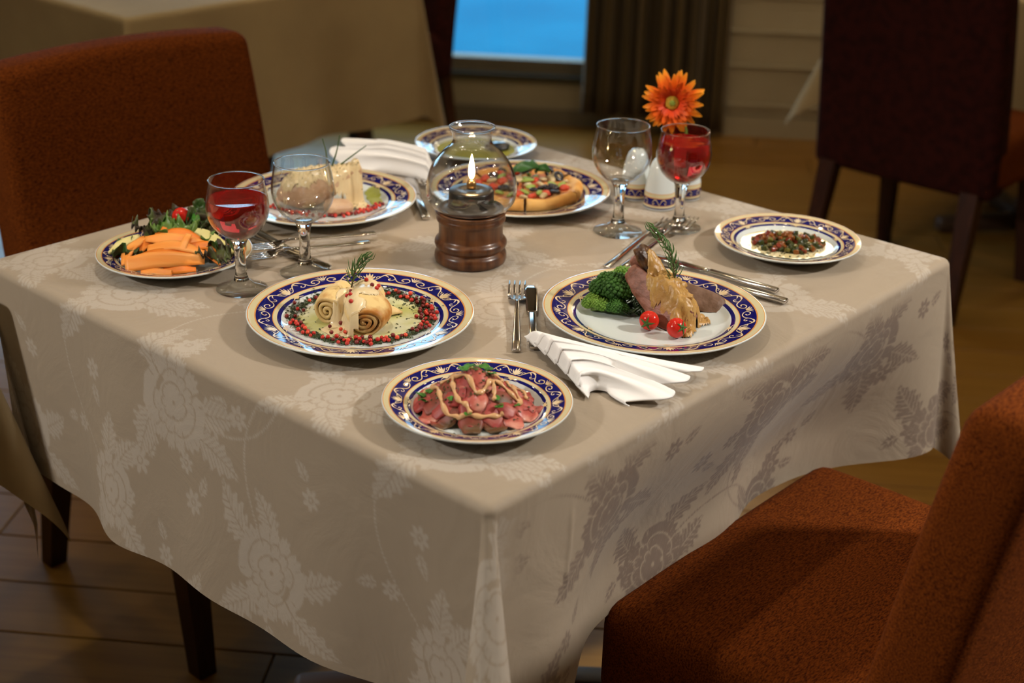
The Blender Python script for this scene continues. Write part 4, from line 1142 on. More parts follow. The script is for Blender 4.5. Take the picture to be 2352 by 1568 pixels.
for cx_a, cnt, sp in ((0.15, 30, 0.33), (0.75, 9, 0.25), (-0.75, 8, 0.16), (-1.25, 9, 0.12), (-1.75, 13, 0.15), (-2.35, 9, 0.14), (-2.85, 7, 0.10), (2.95, 4, 0.2), (2.3, 4, 0.12), (1.3, 4, 0.15)):
    k = 0; tries = 0
    while k < cnt and tries < 400:
        tries += 1
        x, y = ring_pt(cx_a + random.gauss(0, sp), 0.0055)
        if math.hypot(x, y) > 0.094: continue
        if pepper('crepe', BIG, x, y, top_z(BIG, math.hypot(x, y)) + 0.0008, random.uniform(0.0023, 0.0030), lab, 'peppercorns in the herb ring'): k += 1
gs = Ground([cr1, cr2], 0.0075)
for (x, y) in ((-0.034, -0.032), (-0.020, -0.040), (-0.014, -0.048), (-0.030, -0.050), (-0.008, -0.034), (-0.022, -0.022), (-0.012, 0.004), (-0.015, -0.012), (-0.010, -0.020), (0.014, 0.004), (0.020, -0.002), (0.010, 0.024), (0.006, 0.016), (0.021, 0.014)):
    z = gs.z(x, y); pepper('crepe', BIG, x, y, z + 0.0012, random.uniform(0.0024, 0.0029), 'small red peppercorn on the sauce of the rolled crepe', 'peppercorns on the crepe')
rosemary('crepe', (-0.012, 0.012, 0.044), (0.010, 0.002, 0.088), 40, 0.026, 'short rosemary sprig stuck upright in the rolled crepe', (-0.004, 0, 0.004))

# ---------------------------------------------------------------- meat with broccoli
M['broc'] = mat('broccoli_crown', (0.045, 0.135, 0.016), 0.55, 0.35, col2=(0.016, 0.060, 0.006), nscale=60, nlo=0.4, nhi=0.62, bump=0.5, bscale=500, bdist=0.002)
M['broc_l'] = mat('broccoli_pale', (0.17, 0.30, 0.04), 0.55, 0.35, col2=(0.09, 0.20, 0.02), nscale=60, bump=0.5, bscale=500, bdist=0.002)
M['broc_st'] = mat('broccoli_stalk', (0.25, 0.36, 0.10), 0.5, 0.35)
def broccoli(p, R, label, m, seed, tilt=(0, 0)):
    t = froot('lamb', 'broccoli_floret', label, 'broccoli', (p[0], p[1], 0.0052))
    rr = random.Random(seed); parts = []
    nb = 7
    for b_ in range(nb):                                   # knobbly sub-crowns, each covered with buds
        a = b_ * 2.4; h = 1 - b_ / nb * 0.9; rad = math.sqrt(max(0, 1 - h * h)) if b_ else 0
        c = np.array((0.62 * R * rad * math.cos(a), 0.62 * R * rad * math.sin(a), p[2] - 0.0052 + 0.42 * R * h)); rs = R * rr.uniform(0.42, 0.56)
        V, F = blob(3, (rs * 0.92, rs * 0.92, rs * 0.85), 0.08, 3, seed + b_); parts.append((V + c, F))
        nbud = 60
        for k in range(nbud):
            z = 1 - 1.45 * (k + 0.5) / nbud; q = math.sqrt(max(0, 1 - z * z)); f = k * 2.39996
            d = np.array((q * math.cos(f), q * math.sin(f), z)); s = rs * rr.uniform(0.15, 0.24)
            V, F = ICO[1]; parts.append((V * s + c + d * rs * np.array((0.92, 0.92, 0.85)) , F))
    V, F = join(parts); V[:, 2] = np.maximum(V[:, 2], 0.0006 + 0.0003 * np.abs(np.sin(V[:, 0] * 900)))
    mk('crown', V, F, m, t)
    mk('stalk', *tube([(0, 0, 0.002), (0, 0.004, (p[2]) * 0.5), (0, 0, p[2])], [R * 0.34, R * 0.28, R * 0.4], 10), M['broc_st'], t)
    return t
broccoli((-0.050, 0.034, 0.026), 0.030, 'largest dark green broccoli floret on the meat plate', M['broc'], 3)
broccoli((-0.071, 0.018, 0.014), 0.017, 'pale green broccoli floret at the left edge of the meat plate', M['broc_l'], 4)
broccoli((-0.030, 0.068, 0.026), 0.022, 'pale broccoli floret behind the large dark one', M['broc_l'], 5)
broccoli((-0.045, 0.012, 0.012), 0.017, 'small dark broccoli floret at the front of the broccoli', M['broc'], 6)
M['spin'] = mat('cooked_spinach', (0.018, 0.032, 0.010), 0.3, 0.5, col2=(0.035, 0.055, 0.016), nscale=60)
parts = []
for k in range(46):
    c = np.array((-0.016 + random.gauss(0, 0.010), 0.018 + random.gauss(0, 0.012), 0.0)); z0 = 0.006 + random.random() * 0.022 * math.exp(-((c[0] + 0.014) / 0.014) ** 2)
    a = random.uniform(0, 3.14); L_ = random.uniform(0.010, 0.020); d = np.array((math.cos(a), math.sin(a), random.uniform(-.3, .3))) * L_
    mid = np.array((random.gauss(0, .003), random.gauss(0, .003), 0.005))
    pp = smooth_path([c + (0, 0, z0), c + d * 0.5 + mid + (0, 0, z0), c + d + (0, 0, z0 * 0.8)], 7); pp[:, 2] = np.maximum(pp[:, 2], 0.0062)
    parts.append(tube(pp, [0.001, 0.002, 0.0026, 0.0028, 0.0024, 0.002, 0.001], 6, 0.45))
spinV, spinF = join(parts)
food('lamb', 'spinach', spinV, spinF, M['spin'], 'heap of dark cooked spinach between broccoli and meat', 'spinach')
M['meat'] = mat('roast_meat', (0.30, 0.125, 0.085), 0.42, 0.4, col2=(0.16, 0.055, 0.028), nscale=40, stretch=(0.6, 3, 3), nlo=0.42, nhi=0.68, bump=0.3, bscale=150, bdist=0.002)
M['char'] = mat('charred_meat_crust', (0.16, 0.070, 0.022), 0.30, 0.5, col2=(0.030, 0.012, 0.005), nscale=55, nlo=0.38, nhi=0.60, bump=0.6, bscale=140, bdist=0.004)
M['graymeat'] = mat('grey_roast_meat', (0.20, 0.115, 0.075), 0.5, 0.35, col2=(0.12, 0.06, 0.03), nscale=70, bump=0.35, bscale=220, bdist=0.002)
def slab(Ln, Wd, Th, seed, p=0.55):
    V, F = ICO[4]
    V = np.sign(V) * np.abs(V) ** np.array((0.55, 0.60, p)); V = V * (1 + 0.07 * fbm(V, 2.6, seed))[:, None]
    return V * np.array((Ln / 2, Wd / 2, Th / 2)), F
def meat(nm, a, b, Wd, Th, up, m, label, seed, p=0.55):
    a = np.array(a); b = np.array(b); V, F = slab(np.linalg.norm(b - a), Wd, Th, seed, p); V = orient(V, (a + b) / 2, b - a, up)
    V[:, 2] = np.maximum(V[:, 2], 0.0056)
    food('lamb', nm, V, F, m, label, 'meat'); return V, F
g1 = meat('meat_slice', (-0.029, 0.032, 0.058), (0.024, -0.038, 0.006), 0.032, 0.010, (-0.75, -0.55, 0.55), M['meat'], 'long pink brown meat slice leaning down towards the two tomatoes', 1)
g2 = meat('meat_slice', (-0.021, 0.034, 0.088), (0.022, 0.020, 0.030), 0.026, 0.016, (0.5, -0.5, 0.8), M['char'], 'charred meat slice standing up beside the tall rosemary', 2, 0.7)
g2b = meat('meat_slice', (-0.024, 0.038, 0.074), (0.012, 0.026, 0.020), 0.024, 0.012, (-0.6, -0.5, 0.5), M['meat'], 'pink meat slice tucked below the charred slice', 6)
g3 = meat('meat_slice', (0.030, 0.046, 0.026), (0.092, 0.032, 0.007), 0.032, 0.009, (0.15, -0.75, 0.65), M['graymeat'], 'grey brown meat slice pointing right out of the sauce', 3)
g4 = meat('meat_slice', (0.006, 0.016, 0.050), (0.046, -0.020, 0.010), 0.046, 0.030, (0.5, 0.1, 0.8), M['meat'], 'thick meat slice buried under the brown sauce', 4)
M['gravy'] = mat('mustard_gravy', (0.46, 0.275, 0.085), 0.36, 0.45, col2=(0.38, 0.20, 0.05), nscale=70, bump=0.35, bscale=130, bdist=0.004)
gr = Ground([g1, g2, g2b, g3, g4], 0.0052)
V, F = pool([(0.016, 0.010, 0.026, 0.020), (0.030, -0.008, 0.026, 0.026), (0.034, -0.030, 0.016, 0.026), (0.050, -0.004, 0.020, 0.020), (0.006, -0.004, 0.014, 0.013), (0.002, 0.022, 0.013, 0.012)], 0.0014, gr.z, 0.0042, 0.35, 75, 4, 2.2, lump=0.9)
food('lamb', 'gravy', V, F, M['gravy'], 'brown mustard sauce with mushrooms poured over the meat', 'sauce')
M['mush'] = mat('cooked_mushroom', (0.42, 0.24, 0.08), 0.35, 0.45, col2=(0.30, 0.15, 0.04), nscale=60)
for (x, y, s) in ((-0.0241, -0.0205, 0.0085),):
    V, F = blob(3, (s * 1.1, s * 0.8, s), 0.25, 1.6, 4); V[:, 2] += 0.0125; food('lamb', 'mushroom_piece', V, F, M['mush'], 'golden mushroom piece left of the two tomatoes', 'mushroom')
gr2 = Ground([(V, F)], 0.03)
for i, (x, y, s, e) in enumerate(((0.012, 0.012, 0.008, 0.2), (0.026, 0.002, 0.009, 1.1), (0.040, -0.010, 0.008, 2.0), (0.034, 0.012, 0.008, 0.5))):
    z = gr.z(x, y) + 0.003
    V, F = blob(3, (s, s * 0.7, s * 0.55), 0.25, 1.6, 7 + i); V = rot(V, 0.3, 0.2, e) + np.array((x, y, z)); food('lamb', 'mushroom_piece', V, F, M['gravy'], 'sauce covered mushroom piece on top of the meat', 'mushroom', 'mushroom pieces in the sauce')
M['tomato'] = mat('cherry_tomato', (0.50, 0.012, 0.010), 0.13, 0.5, col2=(0.60, 0.03, 0.012), nscale=20)
M['calyx'] = mat('tomato_calyx', (0.06, 0.11, 0.02), 0.6, 0.3)
def tomato(key, p, r, d, label, cal=True):
    t = froot(key, 'cherry_tomato', label, 'tomato', p)
    V, F = ICO[3]; V = V.copy(); V[:, 2] *= 0.94; V[:, 2] -= 0.12 * np.exp(-((V[:, 0] ** 2 + V[:, 1] ** 2) / 0.05)) * (V[:, 2] > 0)
    q = np.array(d, float); q /= np.linalg.norm(q); V = orient(V * r, (0, 0, r), np.cross(q, (0.3, 1, 0.2)), q)
    mk('tomato_skin', V, F, M['tomato'], t)
    if cal:
        for k in range(5):
            a = k * 1.2566 + 0.3; L_ = r * random.uniform(0.65, 0.9); pth = []
            for u in np.linspace(0, 1, 7):
                ang = u * L_ / r * 1.0; rr = r * (1.02 + 0.10 * u * u); pth.append((rr * math.sin(ang) * math.cos(a), rr * math.sin(ang) * math.sin(a), 0.9 * rr * math.cos(ang)))
            V, F = tube(pth, [0.0012, 0.0017, 0.0016, 0.0013, 0.0010, 0.0006, 0.0002], 6, 0.35); V = orient(V, (0, 0, r), np.cross(q, (0.3, 1, 0.2)), q)
            mk('calyx_leaf', V, F, M['calyx'], t)
        V, F = tube([(0, 0, 0.86 * r), (0.0004, 0, 1.08 * r)], [0.0010, 0.0008], 6); V = orient(V, (0, 0, r), np.cross(q, (0.3, 1, 0.2)), q); mk('stem', V, F, M['calyx'], t)
    return t
tomato('lamb', (-0.0085, -0.034, 0.0050), 0.0122, (-0.35, -0.85, 0.0), 'left one of the two cherry tomatoes on the meat plate')
tomato('lamb', (0.0225, -0.055, 0.0050), 0.0124, (0.55, -0.70, 0.35), 'right one of the two cherry tomatoes on the meat plate')
rosemary('lamb', (0.0243, 0.0024, 0.048), (-0.0107, 0.0209, 0.120), 52, 0.022, 'tall rosemary sprig standing in the sauced meat', (0.010, -0.006, 0.004))

# ---------------------------------------------------------------- raw beef slices
M['beef'] = [mat('raw_beef', (0.33, 0.045, 0.038), 0.45, 0.45, col2=(0.50, 0.17, 0.13), nscale=45, nlo=0.5, nhi=0.72, stretch=(1, 2.5, 1)), mat('seared_beef', (0.26, 0.05, 0.035), 0.45, 0.4, col2=(0.10, 0.05, 0.018), nscale=28, nlo=0.42, nhi=0.6), mat('pale_beef', (0.46, 0.10, 0.075), 0.33, 0.45, col2=(0.62, 0.30, 0.22), nscale=40, nlo=0.5, nhi=0.7)]
def mound(x, y):
    q = math.hypot((x + 0.003) / 0.064, (y - 0.002) / 0.050); return 0.006 + 0.040 * max(0.0, 1 - q) ** 0.85
beefs = []
ring_def = [(0.88, 15), (0.66, 13), (0.42, 9), (0.16, 4)]
for ri, (q, n) in enumerate(ring_def):
    for k in range(n):
        a = 2 * math.pi * (k + 0.5 * (ri % 2) + random.uniform(-.25, .25)) / n
        c = np.array((-0.003 + 0.064 * q * math.cos(a), 0.002 + 0.050 * q * math.sin(a)))
        rad = np.array((math.cos(a), math.sin(a))); tan = np.array((-rad[1], rad[0])); tw = random.uniform(-.6, .6)
        d1 = rad * math.cos(tw) + tan * math.sin(tw); d2 = np.array((-d1[1], d1[0]))
        hl, hw = random.uniform(0.015, 0.021), random.uniform(0.010, 0.0140); bend = random.uniform(0.001, 0.005); ph = random.uniform(0, 6)
        def f(u, v, c=c, d1=d1, d2=d2, hl=hl, hw=hw, bend=bend, ph=ph, ri=ri):
            s = (u - 0.5) * 2; w = np.sqrt(np.clip(1 - np.abs(s) ** 2.6, 0.0, 1)) * 0.93 + 0.07
            t = (v - 0.5) * 2 * w * (1 + 0.10 * np.sin(7 * s + ph))
            X = c[0] + d1[0] * s * hl + d2[0] * t * hw; Y = c[1] + d1[1] * s * hl + d2[1] * t * hw
            Z = np.vectorize(mound)(X, Y) + 0.0010 * ri + bend * (1 - t * t) * 0.8 + 0.0016 * np.sin(5 * s + ph) + 0.0012
            return np.stack([X, Y, np.maximum(Z, 0.0068)], 2)
        V, F = sheet(f, 14, 9, 0.0016); beefs.append((V, F))
        food('carp', 'beef_slice', V, F, M['beef'][random.choices((0, 1, 2), (5, 4, 2))[0]], 'thin folded slice of raw beef in the mound on the front plate', 'beef', 'thin slices of raw beef')
grb = Ground(beefs, 0.0050)
M['drizzle'] = mat('mustard_dressing', (0.62, 0.36, 0.17), 0.22, 0.5)
def drizzle(pts, r, key='carp'):
    P = smooth_path([(x, y, 0) for x, y in pts], len(pts) * 9); z = np.array([grb.z(p[0], p[1]) for p in P])
    for _ in range(3): z = np.maximum(z, np.convolve(np.pad(z, 1, mode='edge'), [.25, .5, .25], 'valid'))
    P[:, 2] = z + r * 0.55; rad = r * (1 + 0.35 * np.sin(np.linspace(0, 5 * len(pts), len(P)) + pts[0][0] * 900)); rad[0] *= .5; rad[-1] *= .5
    return tube(P, rad, 7, 0.75)
dz = [[(-0.050, 0.012), (-0.042, -0.004), (-0.038, -0.022), (-0.030, -0.037), (-0.012, -0.041), (0.004, -0.042), (0.020, -0.038), (0.028, -0.034)],
      [(-0.040, 0.006), (-0.024, 0.004), (-0.010, -0.008), (0.000, -0.022), (0.010, -0.014), (0.016, -0.002), (0.028, -0.006), (0.040, -0.010), (0.048, -0.014)],
      [(-0.026, 0.006), (-0.026, -0.010), (-0.020, -0.026), (-0.012, -0.032), (-0.006, -0.040)],
      [(-0.030, 0.018), (-0.016, 0.020), (-0.006, 0.006)], [(0.012, 0.016), (0.024, 0.010), (0.026, 0.000)], [(0.030, 0.010), (0.040, 0.000), (0.046, -0.010), (0.044, -0.017)],
      [(0.016, -0.002), (0.018, -0.018), (0.018, -0.026)], [(-0.052, 0.016), (-0.058, 0.006), (-0.060, 0.000)], [(0.036, 0.016), (0.050, 0.006), (0.052, -0.004)], [(-0.044, 0.022), (-0.052, 0.014), (-0.046, 0.002)]]
V, F = join([drizzle(d, 0.0025 if i < 3 else 0.0021) for i, d in enumerate(dz)])
food('carp', 'dressing_drizzle', V, F, M['drizzle'], 'tan dressing drizzled in lines over the raw beef', 'dressing')
pts = []
for k in range(240):
    x, y = random.gauss(0, 0.030), random.gauss(0, 0.022); pts.append((x, y, max(grb.z(x, y), 0.0055) + 0.0008))
hb = pts
M['parsley'] = mat('parsley_leaf', (0.035, 0.15, 0.012), 0.45, 0.4, col2=(0.06, 0.22, 0.025), nscale=60)
def parsley_leaf(L_, seed):
    rr = random.Random(seed); parts = []
    for a, s in ((0, 1.0), (0.9, 0.75), (-0.9, 0.75)):
        b0, b1 = rr.uniform(0.1, 0.35), rr.uniform(-.4, .4)
        def f(u, v, a=a, s=s, b0=b0, b1=b1):
            w = L_ * 0.36 * s * np.sin(np.pi * np.clip(0.05 + 0.95 * u, 0, 1) ** 0.8) * (1 + 0.28 * np.abs(np.sin(u * 9)))
            x = L_ * s * u; y = (v - 0.5) * 2 * w
            return np.stack([x * math.cos(a) - y * math.sin(a), x * math.sin(a) + y * math.cos(a), b0 * L_ * np.sin(u * 2.2) + b1 * y * u + 0.15 * np.abs(y)], 2)
        parts.append(sheet(f, 10, 7, 0.0005))
    return join(parts)
par_me = [raw_mesh('parsley', *parsley_leaf(0.0105, s), M['parsley']) for s in (1, 2, 3)]
for i, (x, y, a, s, dzz) in enumerate(((-0.058, -0.004, 2.6, 1.0, 0.003), (-0.055, -0.011, 3.9, 0.9, 0.002), (-0.052, 0.002, 1.2, 0.8, 0.004), (-0.010, 0.012, 1.2, 1.0, 0.006), (0.002, 0.010, 0.2, 1.0, 0.006), (-0.012, 0.001, 2.8, 1.0, 0.004), (0.010, 0.012, 0.9, 0.9, 0.006), (0.012, 0.003, -0.3, 0.8, 0.004), (-0.004, -0.001, -1.3, 0.7, 0.004), (0.022, -0.030, -0.9, 0.9, 0.002), (0.018, -0.024, 0.6, 0.7, 0.002), (-0.008, -0.040, -2.0, 0.7, 0.002), (-0.026, -0.026, 3.0, 0.6, 0.002), (0.040, -0.020, -0.4, 0.6, 0.002), (-0.004, 0.018, 1.9, 0.8, 0.008))):
    inst('carp', par_me[i % 3], 'parsley_leaf', (x, y, max(grb.z(x, y), 0.006) + dzz * 0.35), (random.uniform(-.4, .4), random.uniform(-.3, .3), a), s, 'green parsley leaf tucked among the raw beef slices', 'parsley', 'parsley leaves on the raw beef')

M['herb_g'] = mat('chopped_green_herb', (0.05, 0.075, 0.015), 0.4, 0.4, col2=(0.09, 0.05, 0.02), nscale=150)
V, F = flakes(hb, 0.0021); food('carp', 'chopped_herbs', V, F, M['herb_g'], 'chopped green herbs sprinkled over the raw beef', 'herbs', smooth=False, kind='stuff')

# ---------------------------------------------------------------- carrot salad
M['carrot'] = [mat('carrot', (0.86, 0.27, 0.035), 0.45, 0.4, col2=(0.90, 0.38, 0.09), nscale=25, stretch=(0.3, 3, 1)), mat('carrot_deep', (0.72, 0.17, 0.012), 0.45, 0.4, col2=(0.82, 0.26, 0.03), nscale=25)]
M['lett'] = [mat('green_lettuce', (0.07, 0.16, 0.02), 0.4, 0.4, col2=(0.17, 0.27, 0.06), nscale=40), mat('red_lettuce', (0.045, 0.030, 0.018), 0.4, 0.4, col2=(0.085, 0.11, 0.03), nscale=45, nlo=0.45, nhi=0.6), mat('dark_lettuce', (0.03, 0.085, 0.012), 0.4, 0.4, col2=(0.055, 0.05, 0.02), nscale=45)]
def ruffle(L_, Wd, seed, rise):
    rr = random.Random(seed); a, b_, c = rr.uniform(0, 6), rr.uniform(0, 6), rr.uniform(4, 7)
    def f(u, v):
        s = (v - 0.5) * 2; w = Wd * (0.25 + 0.75 * np.sin(np.pi * np.clip(u * 0.80 + 0.08, 0, 1)) ** 0.7)
        e = np.abs(s) ** 2 + np.clip(u - 0.75, 0, 1) * 2
        rf = 0.006 * e * np.sin(s * c * 2.2 + u * 13 + a) + 0.004 * e * np.sin(u * 31 + s * 5 + b_)
        return np.stack([L_ * (u - 0.4) + 0.004 * e * np.sin(19 * u + b_), s * w + 0.003 * e * np.cos(23 * u + a), rise * np.sin(np.pi * u * 0.9) + 0.010 * s * s + rf], 2)
    return sheet(f, 26, 22, 0.0006)
spots = [(-0.045, 0.040, 0.018, 1, 2.3, 'dark red lettuce leaf at the left of the carrot salad'), (-0.022, 0.052, 0.028, 1, 1.8, 'dark frilly lettuce leaf left of the salad tomato'), (0.026, 0.056, 0.036, 2, 1.2, 'dark frilly lettuce leaf right of the salad tomato'), (0.045, 0.045, 0.030, 1, 0.6, 'dark red lettuce leaf behind the red drink'), (0.004, 0.036, 0.026, 0, 1.5, 'pale green lettuce leaf under the salad tomato'), (0.026, 0.028, 0.018, 0, 1.0, 'green lettuce leaf beside the long pale slice'),
         (0.055, 0.002, 0.006, 2, -0.3, 'dark lettuce leaf under the long pale slice'), (-0.046, -0.010, 0.006, 2, 3.2, 'dark lettuce leaf under the left pale slice'), (0.0, 0.0, 0.004, 2, -1.0, 'lettuce leaf buried under the carrot strips'), (0.056, -0.022, 0.010, 1, -0.8, 'dark lettuce leaf at the right end of the carrot strips'), (-0.010, 0.028, 0.024, 0, 2.6, 'pale green lettuce leaf behind the carrot strips')]
for i, (x, y, z, mi, a, lb) in enumerate(spots):
    V, F = ruffle(random.uniform(0.040, 0.052), random.uniform(0.017, 0.024), i + 3, 0.012)
    V = rot(V, random.uniform(-.3, .3), random.uniform(-.45, -.1), a) + np.array((x, y, z)); V[:, 2] = np.maximum(V[:, 2], np.array([top_z(SMALL, math.hypot(v[0], v[1])) for v in V]) + 0.0012)
    food('salad', 'lettuce_leaf', V, F, M['lett'][mi], lb, 'lettuce')
tomato('salad', (0.000, 0.052, 0.036), 0.0125, (0.2, -0.8, 0.3), 'cherry tomato on top of the carrot salad', False)
def ribbon3(path, wid, thick, up):
    P = smooth_path(path, 18); T = np.gradient(P, axis=0); T /= np.linalg.norm(T, axis=1)[:, None]
    up = np.array(up, float); S = np.cross(T, up); S /= np.linalg.norm(S, axis=1)[:, None]
    w = np.interp(np.linspace(0, 1, 18), np.linspace(0, 1, len(wid)), wid); Nn = np.cross(S, T)
    V = []; 
    for i in range(18):
        for sx, sn in ((-1, 1), (-.5, 1.25), (.5, 1.25), (1, 1), (1, -1), (-1, -1)): V.append(P[i] + S[i] * w[i] * sx + Nn[i] * thick / 2 * sn)
    F = grid_faces(18, 6, True) + [tuple(range(5, -1, -1)), tuple(17 * 6 + j for j in range(6))]
    return np.array(V), F
car = [([(-0.052, -0.056, 0.018), (-0.01, -0.052, 0.025), (0.048, -0.040, 0.022)], (.010, .0115, .0105, .006), (0.0, -0.75, 0.65), 0, 'longest carrot strip lying across the front of the salad'),
       ([(-0.056, -0.050, 0.016), (-0.054, -0.018, 0.026), (-0.040, 0.014, 0.032)], (.003, .009, .009, .006), (-.35, -.6, .7), 0, 'pointed carrot strip leaning up at the left of the carrot heap'),
       ([(-0.026, -0.006, 0.030), (-0.019, 0.006, 0.038), (-0.014, 0.014, 0.046)], (.004, .004, .004), (-.4, -.7, .5), 1, 'carrot stick pointing up out of the middle of the heap'),
       ([(-0.036, -0.006, 0.036), (0.0, -0.004, 0.036), (0.044, -0.008, 0.028)], (.004, .009, .010, .008), (0, -.55, .8), 0, 'broad carrot strip in the middle of the heap'),
       ([(-0.024, 0.002, 0.037), (0.006, 0.012, 0.040), (0.034, 0.006, 0.032)], (.006, .008, .008, .004), (0, -.4, .9), 1, 'carrot strip at the back of the heap'),
       ([(0.016, -0.026, 0.030), (0.019, -0.012, 0.039), (0.021, 0.000, 0.042)], (.005, .0045, .004), (0, -.8, .5), 0, 'short carrot strip standing across the heap'),
       ([(0.024, -0.012, 0.029), (0.044, -0.008, 0.030), (0.060, -0.012, 0.024)], (.006, .007, .002), (0, -.5, .85), 1, 'carrot strip ending right of the heap'),
       ([(0.044, -0.018, 0.026), (0.058, -0.030, 0.020), (0.068, -0.042, 0.016)], (.004, .004, .001), (.2, -.5, .8), 1, 'thin carrot strip drooping at the right end'),
       ([(-0.030, -0.066, 0.010), (-0.010, -0.066, 0.013), (0.010, -0.062, 0.011)], (.005, .006, .004), (0, -.6, .75), 0, 'short carrot strip below the longest one'),
       ([(-0.002, -0.060, 0.012), (0.020, -0.056, 0.014), (0.038, -0.050, 0.012)], (.005, .006, .003), (0, -.6, .75), 1, 'lower carrot strip under the front one'),
       ([(-0.046, -0.040, 0.018), (-0.010, -0.036, 0.028), (0.030, -0.032, 0.024)], (.008, .010, .009, .006), (0, -.3, .95), 1, 'carrot strip lying under the longest front strip'),
       ([(-0.030, -0.022, 0.028), (0.006, -0.020, 0.034), (0.046, -0.024, 0.024)], (.008, .010, .009, .004), (0, -.3, .95), 0, 'carrot strip in the middle below the broad strip'),
       ([(-0.044, -0.016, 0.022), (-0.030, 0.000, 0.032), (-0.010, 0.008, 0.034)], (.006, .008, .006), (0, -.3, .95), 1, 'carrot strip under the left pointed strip')]
for path, wid, up, mi, lb in car:
    V, F = ribbon3(path, wid, 0.0022, up); food('salad', 'carrot_strip', V, F, M['carrot'][mi], lb, 'carrot')
M['apple'] = mat('pale_fruit_flesh', (0.74, 0.66, 0.30), 0.4, 0.4, col2=(0.66, 0.58, 0.20), nscale=30)
M['skin'] = mat('red_fruit_skin', (0.30, 0.03, 0.015), 0.35, 0.45)
for path, wid, up, lb in (([(-0.083, -0.017, 0.019), (-0.066, 0.002, 0.027), (-0.050, 0.018, 0.031)], (.0015, .007, .006, .003), (-.3, -.8, .55), 'pale fruit slice at the left of the carrot heap'), ([(0.010, 0.036, 0.036), (0.040, 0.020, 0.033), (0.062, 0.004, 0.025), (0.076, -0.008, 0.018)], (.003, .0075, .0085, .007, .006), (.2, -.75, .6), 'long curved pale fruit slice at the right of the salad')):
    V, F = ribbon3(path, wid, 0.004, up); o = food('salad', 'fruit_slice', V, F, M['apple'], lb, 'fruit')
V, F = ribbon3([(-0.078, -0.020, 0.014), (-0.062, -0.004, 0.019), (-0.050, 0.006, 0.024)], (.001, .004, .003), 0.003, (-.3, -.8, .55)); food('salad', 'red_pepper_strip', V, F, M['skin'], 'dark red strip under the left pale fruit slice', 'vegetable')
V, F = ribbon3([(0.058, 0.026, 0.022), (0.066, 0.020, 0.021), (0.074, 0.012, 0.018)], (.002, .004, .002), 0.003, (0, -.6, .8)); food('salad', 'red_pepper_strip', V, F, M['skin'], 'red strip behind the long pale fruit slice', 'vegetable')
V, F = ribbon3([(0.012, 0.050, 0.046), (0.020, 0.046, 0.050), (0.024, 0.040, 0.046)], (.004, .006, .004), 0.0015, (.1, -.7, .6)); food('salad', 'herb_leaf', V, F, M['parsley'], 'bright green leaf beside the salad tomato', 'herb')

# ---------------------------------------------------------------- chicken leg
M['chick'] = mat('pale_chicken', (0.58, 0.40, 0.26), 0.45, 0.4, col2=(0.48, 0.29, 0.17), nscale=40, bump=0.2, bscale=120)
t = froot('chick', 'roast_chicken', 'chicken leg under cream sauce seen through the empty left glass', 'chicken', (0, 0, 0))
leg = tube(smooth_path([(-0.066, -0.022, 0.022), (-0.044, -0.018, 0.028), (-0.012, -0.014, 0.036), (0.018, -0.006, 0.046), (0.036, 0.000, 0.055)], 22), np.interp(np.linspace(0, 1, 22), [0, .12, .35, .6, .85, 1], [.006, .018, .031, .028, .016, .012]), 24, 0.9)
leg = (np.column_stack([leg[0][:, :2], np.maximum(leg[0][:, 2], 0.0056)]), leg[1])
food('chick', 'thigh', leg[0], leg[1], M['chick'], parent=t)
bone = tube(smooth_path([(0.030, -0.002, 0.052), (0.046, 0.003, 0.058), (0.056, 0.006, 0.061)], 10), [.011, .0105, .010, .0100, .0105, .0115, .0125, .012, .010, .004], 16); food('chick', 'knuckle', bone[0], bone[1], M['chick'], parent=t)
sl = slab(0.042, 0.030, 0.020, 5, 0.8); slv = rot(sl[0], 0.2, 0.1, 0.5) + np.array((0.026, -0.038, 0.014)); slv[:, 2] = np.maximum(slv[:, 2], 0.0055); food('chick', 'chicken_slice', slv, sl[1], M['chick'], 'pale chicken slice at the foot of the sauced chicken leg', 'chicken')
gr = Ground([leg, bone, (slv, sl[1])], 0.0052)
V, F = pool([(-0.030, -0.014, 0.034, 0.024), (0.004, -0.010, 0.032, 0.024), (0.028, -0.004, 0.018, 0.018), (0.044, -0.006, 0.013, 0.018), (0.054, -0.012, 0.016, 0.013), (-0.03, -0.034, 0.026, 0.010)], 0.0018, gr.z, 0.0040, 0.30, 55, 3, 3.1, lump=1.1)
sp = [tuple(V[i] + np.array((0, 0, 0.0004))) for i in rng.choice(len(V), 150, replace=False)]
food('chick', 'cream_sauce', V, F, M['cream'], 'cream sauce poured over the chicken leg', 'sauce')
V, F = flakes(sp, 0.0017); food('chick', 'chopped_herbs', V, F, M['herb_g'], 'herb flecks on the cream sauce of the chicken leg', 'herbs', smooth=False, kind='stuff')
M['smear'] = mat('green_oil_smear', (0.30, 0.33, 0.05), 0.1, 0.5, col2=(0.42, 0.44, 0.14), nscale=40)
V, F = pool([(0.070, 0.040, 0.012, 0.024), (0.076, 0.016, 0.010, 0.020), (0.064, 0.058, 0.010, 0.014)], 0.0022, lambda x, y: top_z(BIG, math.hypot(x, y)), 0.0008, 0.3, 50, 0, 6.0)
food('chick', 'herb_oil', V, F, M['smear'], 'green oil smear right of the chicken leg', 'oil')
placed = []
lab = 'small red peppercorn in the line before the sauced chicken leg'
k = 0
for tr in range(600):
    if k >= 62: break
    u = random.random(); a = -2.75 + u * 2.65
    x = (0.082 + random.gauss(0, .004)) * math.cos(a); y = 0.010 + (0.066 + random.gauss(0, .004)) * math.sin(a)
    if pepper('chick', BIG, x, y, top_z(BIG, math.hypot(x, y)) + 0.0006, random.uniform(0.0024, 0.0030), lab, 'peppercorns on the chicken plate'): k += 1
